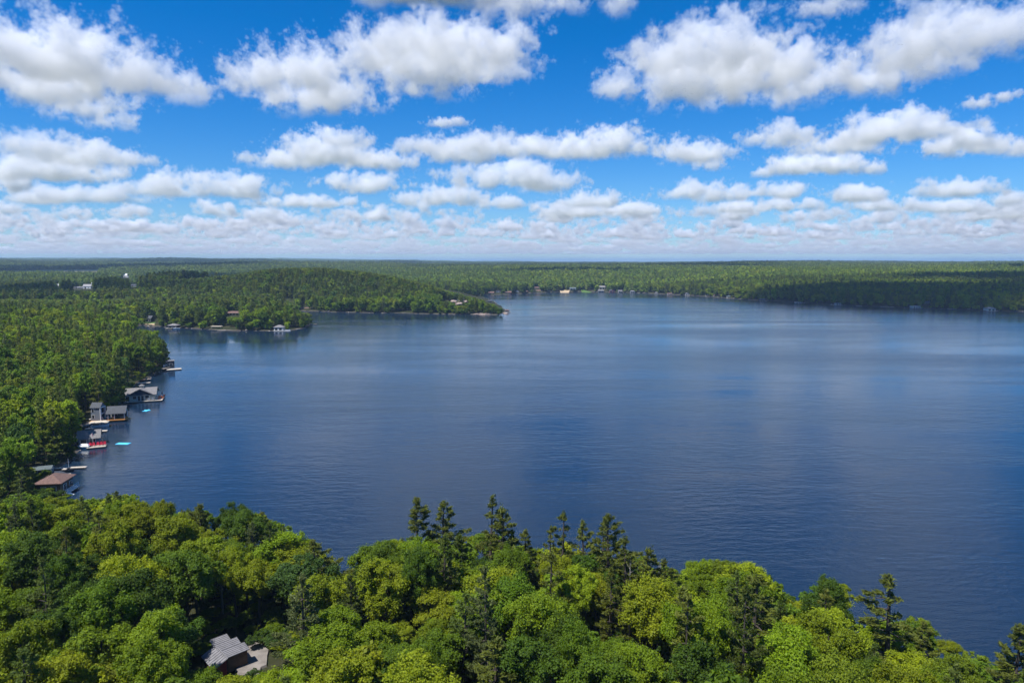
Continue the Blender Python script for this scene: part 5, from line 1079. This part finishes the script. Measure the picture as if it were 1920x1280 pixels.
NEAR = [proto('oak', [leafy(400 + i, 5600, 0.54, 28), stem(9, 0.25, M['bark'])]) for i in range(6)] + [proto('pine', [piney(420 + i, 4.6, 0.98), stem(17, 0.25, M['bark'])]) for i in range(5)]
MIDD = [proto('oak', [leafy(440 + i, 900, 1.25, 20), lump(445 + i, 3.0, 12, False, M['forest_leaf'], True)]) for i in range(5)] + [proto('pine', [piney(460 + i, 1.3, 1.9, 1.5), lump(465 + i, 1.5, 16, True, M['forest_needle'], True)]) for i in range(4)]
FARR = [proto('oak', [leafy(480 + i, 150, 2.6, 12), lump(480 + i, 3.9, 13.5, False, M['forest_leaf'], True)]) for i in range(4)] + [proto('pine', [lump(490 + i, 3.0, 18, True, M['forest_needle'], True)]) for i in range(3)]
def forest(name, label, I, protos, n_leaf):
    P = np.stack([tx[I], ty[I], tz[I] - 0.2], -1); m = len(I); me = bpy.data.meshes.new(name); me.vertices.add(m); me.vertices.foreach_set('co', P.astype(np.float32).ravel())
    lf = kindv[I] == 0; pick = np.where(lf, rs.randint(0, n_leaf, m), n_leaf + rs.randint(0, max(1, len(protos) - n_leaf), m))
    def att(nm, typ, key, arr): a = me.attributes.new(nm, typ, 'POINT'); a.data.foreach_set(key, arr.ravel())
    att('pick', 'INT', 'value', pick.astype(np.int32)); att('turn', 'FLOAT', 'value', rs.uniform(0, 6.28, m).astype(np.float32)); att('col', 'FLOAT_COLOR', 'color', col[I].astype(np.float32))
    sr = R_[I] / np.where(lf, 4.4, 3.8); att('size', 'FLOAT_VECTOR', 'vector', np.stack([sr, sr, H_[I] / np.where(lf, 14, 18)], -1).astype(np.float32))
    ng = bpy.data.node_groups.new(name, 'GeometryNodeTree'); ng.interface.new_socket('Geometry', in_out='INPUT', socket_type='NodeSocketGeometry'); ng.interface.new_socket('Geometry', in_out='OUTPUT', socket_type='NodeSocketGeometry')
    N = ng.nodes; K = ng.links.new; gi = N.new('NodeGroupInput'); go = N.new('NodeGroupOutput'); ip = N.new('GeometryNodeInstanceOnPoints'); jn = N.new('GeometryNodeJoinGeometry'); ip.inputs['Pick Instance'].default_value = True
    for o in reversed(protos):
        oi = N.new('GeometryNodeObjectInfo'); oi.inputs['Object'].default_value = o; oi.inputs['As Instance'].default_value = True; K(oi.outputs['Geometry'], jn.inputs[0])
    def na(nm, typ): a = N.new('GeometryNodeInputNamedAttribute'); a.data_type = typ; a.inputs['Name'].default_value = nm; return a.outputs['Attribute']
    cx = N.new('ShaderNodeCombineXYZ'); K(na('turn', 'FLOAT'), cx.inputs[2])
    K(gi.outputs[0], ip.inputs['Points']); K(jn.outputs[0], ip.inputs['Instance']); K(na('pick', 'INT'), ip.inputs['Instance Index']); K(cx.outputs[0], ip.inputs['Rotation']); K(na('size', 'FLOAT_VECTOR'), ip.inputs['Scale']); K(ip.outputs[0], go.inputs[0])
    o = link(name, me); md = o.modifiers.new('trees', 'NODES'); md.node_group = ng
    return tag(o, label, kind='stuff')
rest = ~single
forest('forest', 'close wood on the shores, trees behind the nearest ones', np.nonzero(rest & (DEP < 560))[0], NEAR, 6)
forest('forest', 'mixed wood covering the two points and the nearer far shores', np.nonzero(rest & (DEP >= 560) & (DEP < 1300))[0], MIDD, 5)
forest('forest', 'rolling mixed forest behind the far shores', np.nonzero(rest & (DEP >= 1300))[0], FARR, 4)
ux, uy = rs.uniform(-135, 110, 5200), rs.uniform(42, 190, 5200); e0 = [a + (b_ - a) * rs.rand(int(math.hypot(*(b_ - a)) / 0.9) + 1, 1) for a, b_ in zip(_A[16:42], _B[16:42])]; e0 = np.vstack(e0) + rs.randn(sum(map(len, e0)), 2) * 2.2
ux, uy = np.append(ux, e0[:, 0]), np.append(uy, e0[:, 1]); us = shore(ux, uy); ok = us > 0.3; ok &= np.hypot(ux - cen.x * 0.97, uy - cen.y * 0.97) > 4.3; q = ct.matrix_basis @ Vector((1.5, 3.5, 0)); ok &= np.hypot(ux - q.x, uy - q.y) > 3.4
for o in [o for o in sc.objects if o.type == 'EMPTY' and o.parent is None and o.get('category') in ('boathouse', 'cabin', 'pavilion', 'house')]: c = o.matrix_basis @ Vector((0, 3, 0)); ok &= np.hypot(ux - c.x, uy - c.y) > 3.8
ux, uy, us = ux[ok], uy[ok], us[ok]; m_ = len(ux); tx, ty, tz = ux, uy, ground(ux, uy, us); H_, R_, kindv = rs.uniform(1.0, 3.2, m_), rs.uniform(0.9, 1.9, m_), np.zeros(m_, int)
col = np.ones((m_, 4), np.float32); pk = rs.choice(5, m_); col[:, :3] = np.array([c_[1] for c_ in PAL_L])[pk] * rs.uniform(0.8, 1.15, (m_, 1))
forest('undergrowth', 'bushes and saplings under and between the trees', np.arange(m_), NEAR[:6], 6)

# ------------------------------------------------------------------ the air
m, nt, out = node_mat('thin_haze')
pvn = nt.nodes.new('ShaderNodeVolumePrincipled'); nt.links.new(pvn.outputs[0], out.inputs['Volume'])
pvn.inputs['Color'].default_value = (0.48, 0.69, 0.96, 1); pvn.inputs['Density'].default_value = 7.5e-5; pvn.inputs['Anisotropy'].default_value = 0.0
tag(MB().box((0, 32000, 84.0), (150000, 76500, 176.0)).build('haze', M['thin_haze']), 'thin blue summer haze over the land', kind='stuff')
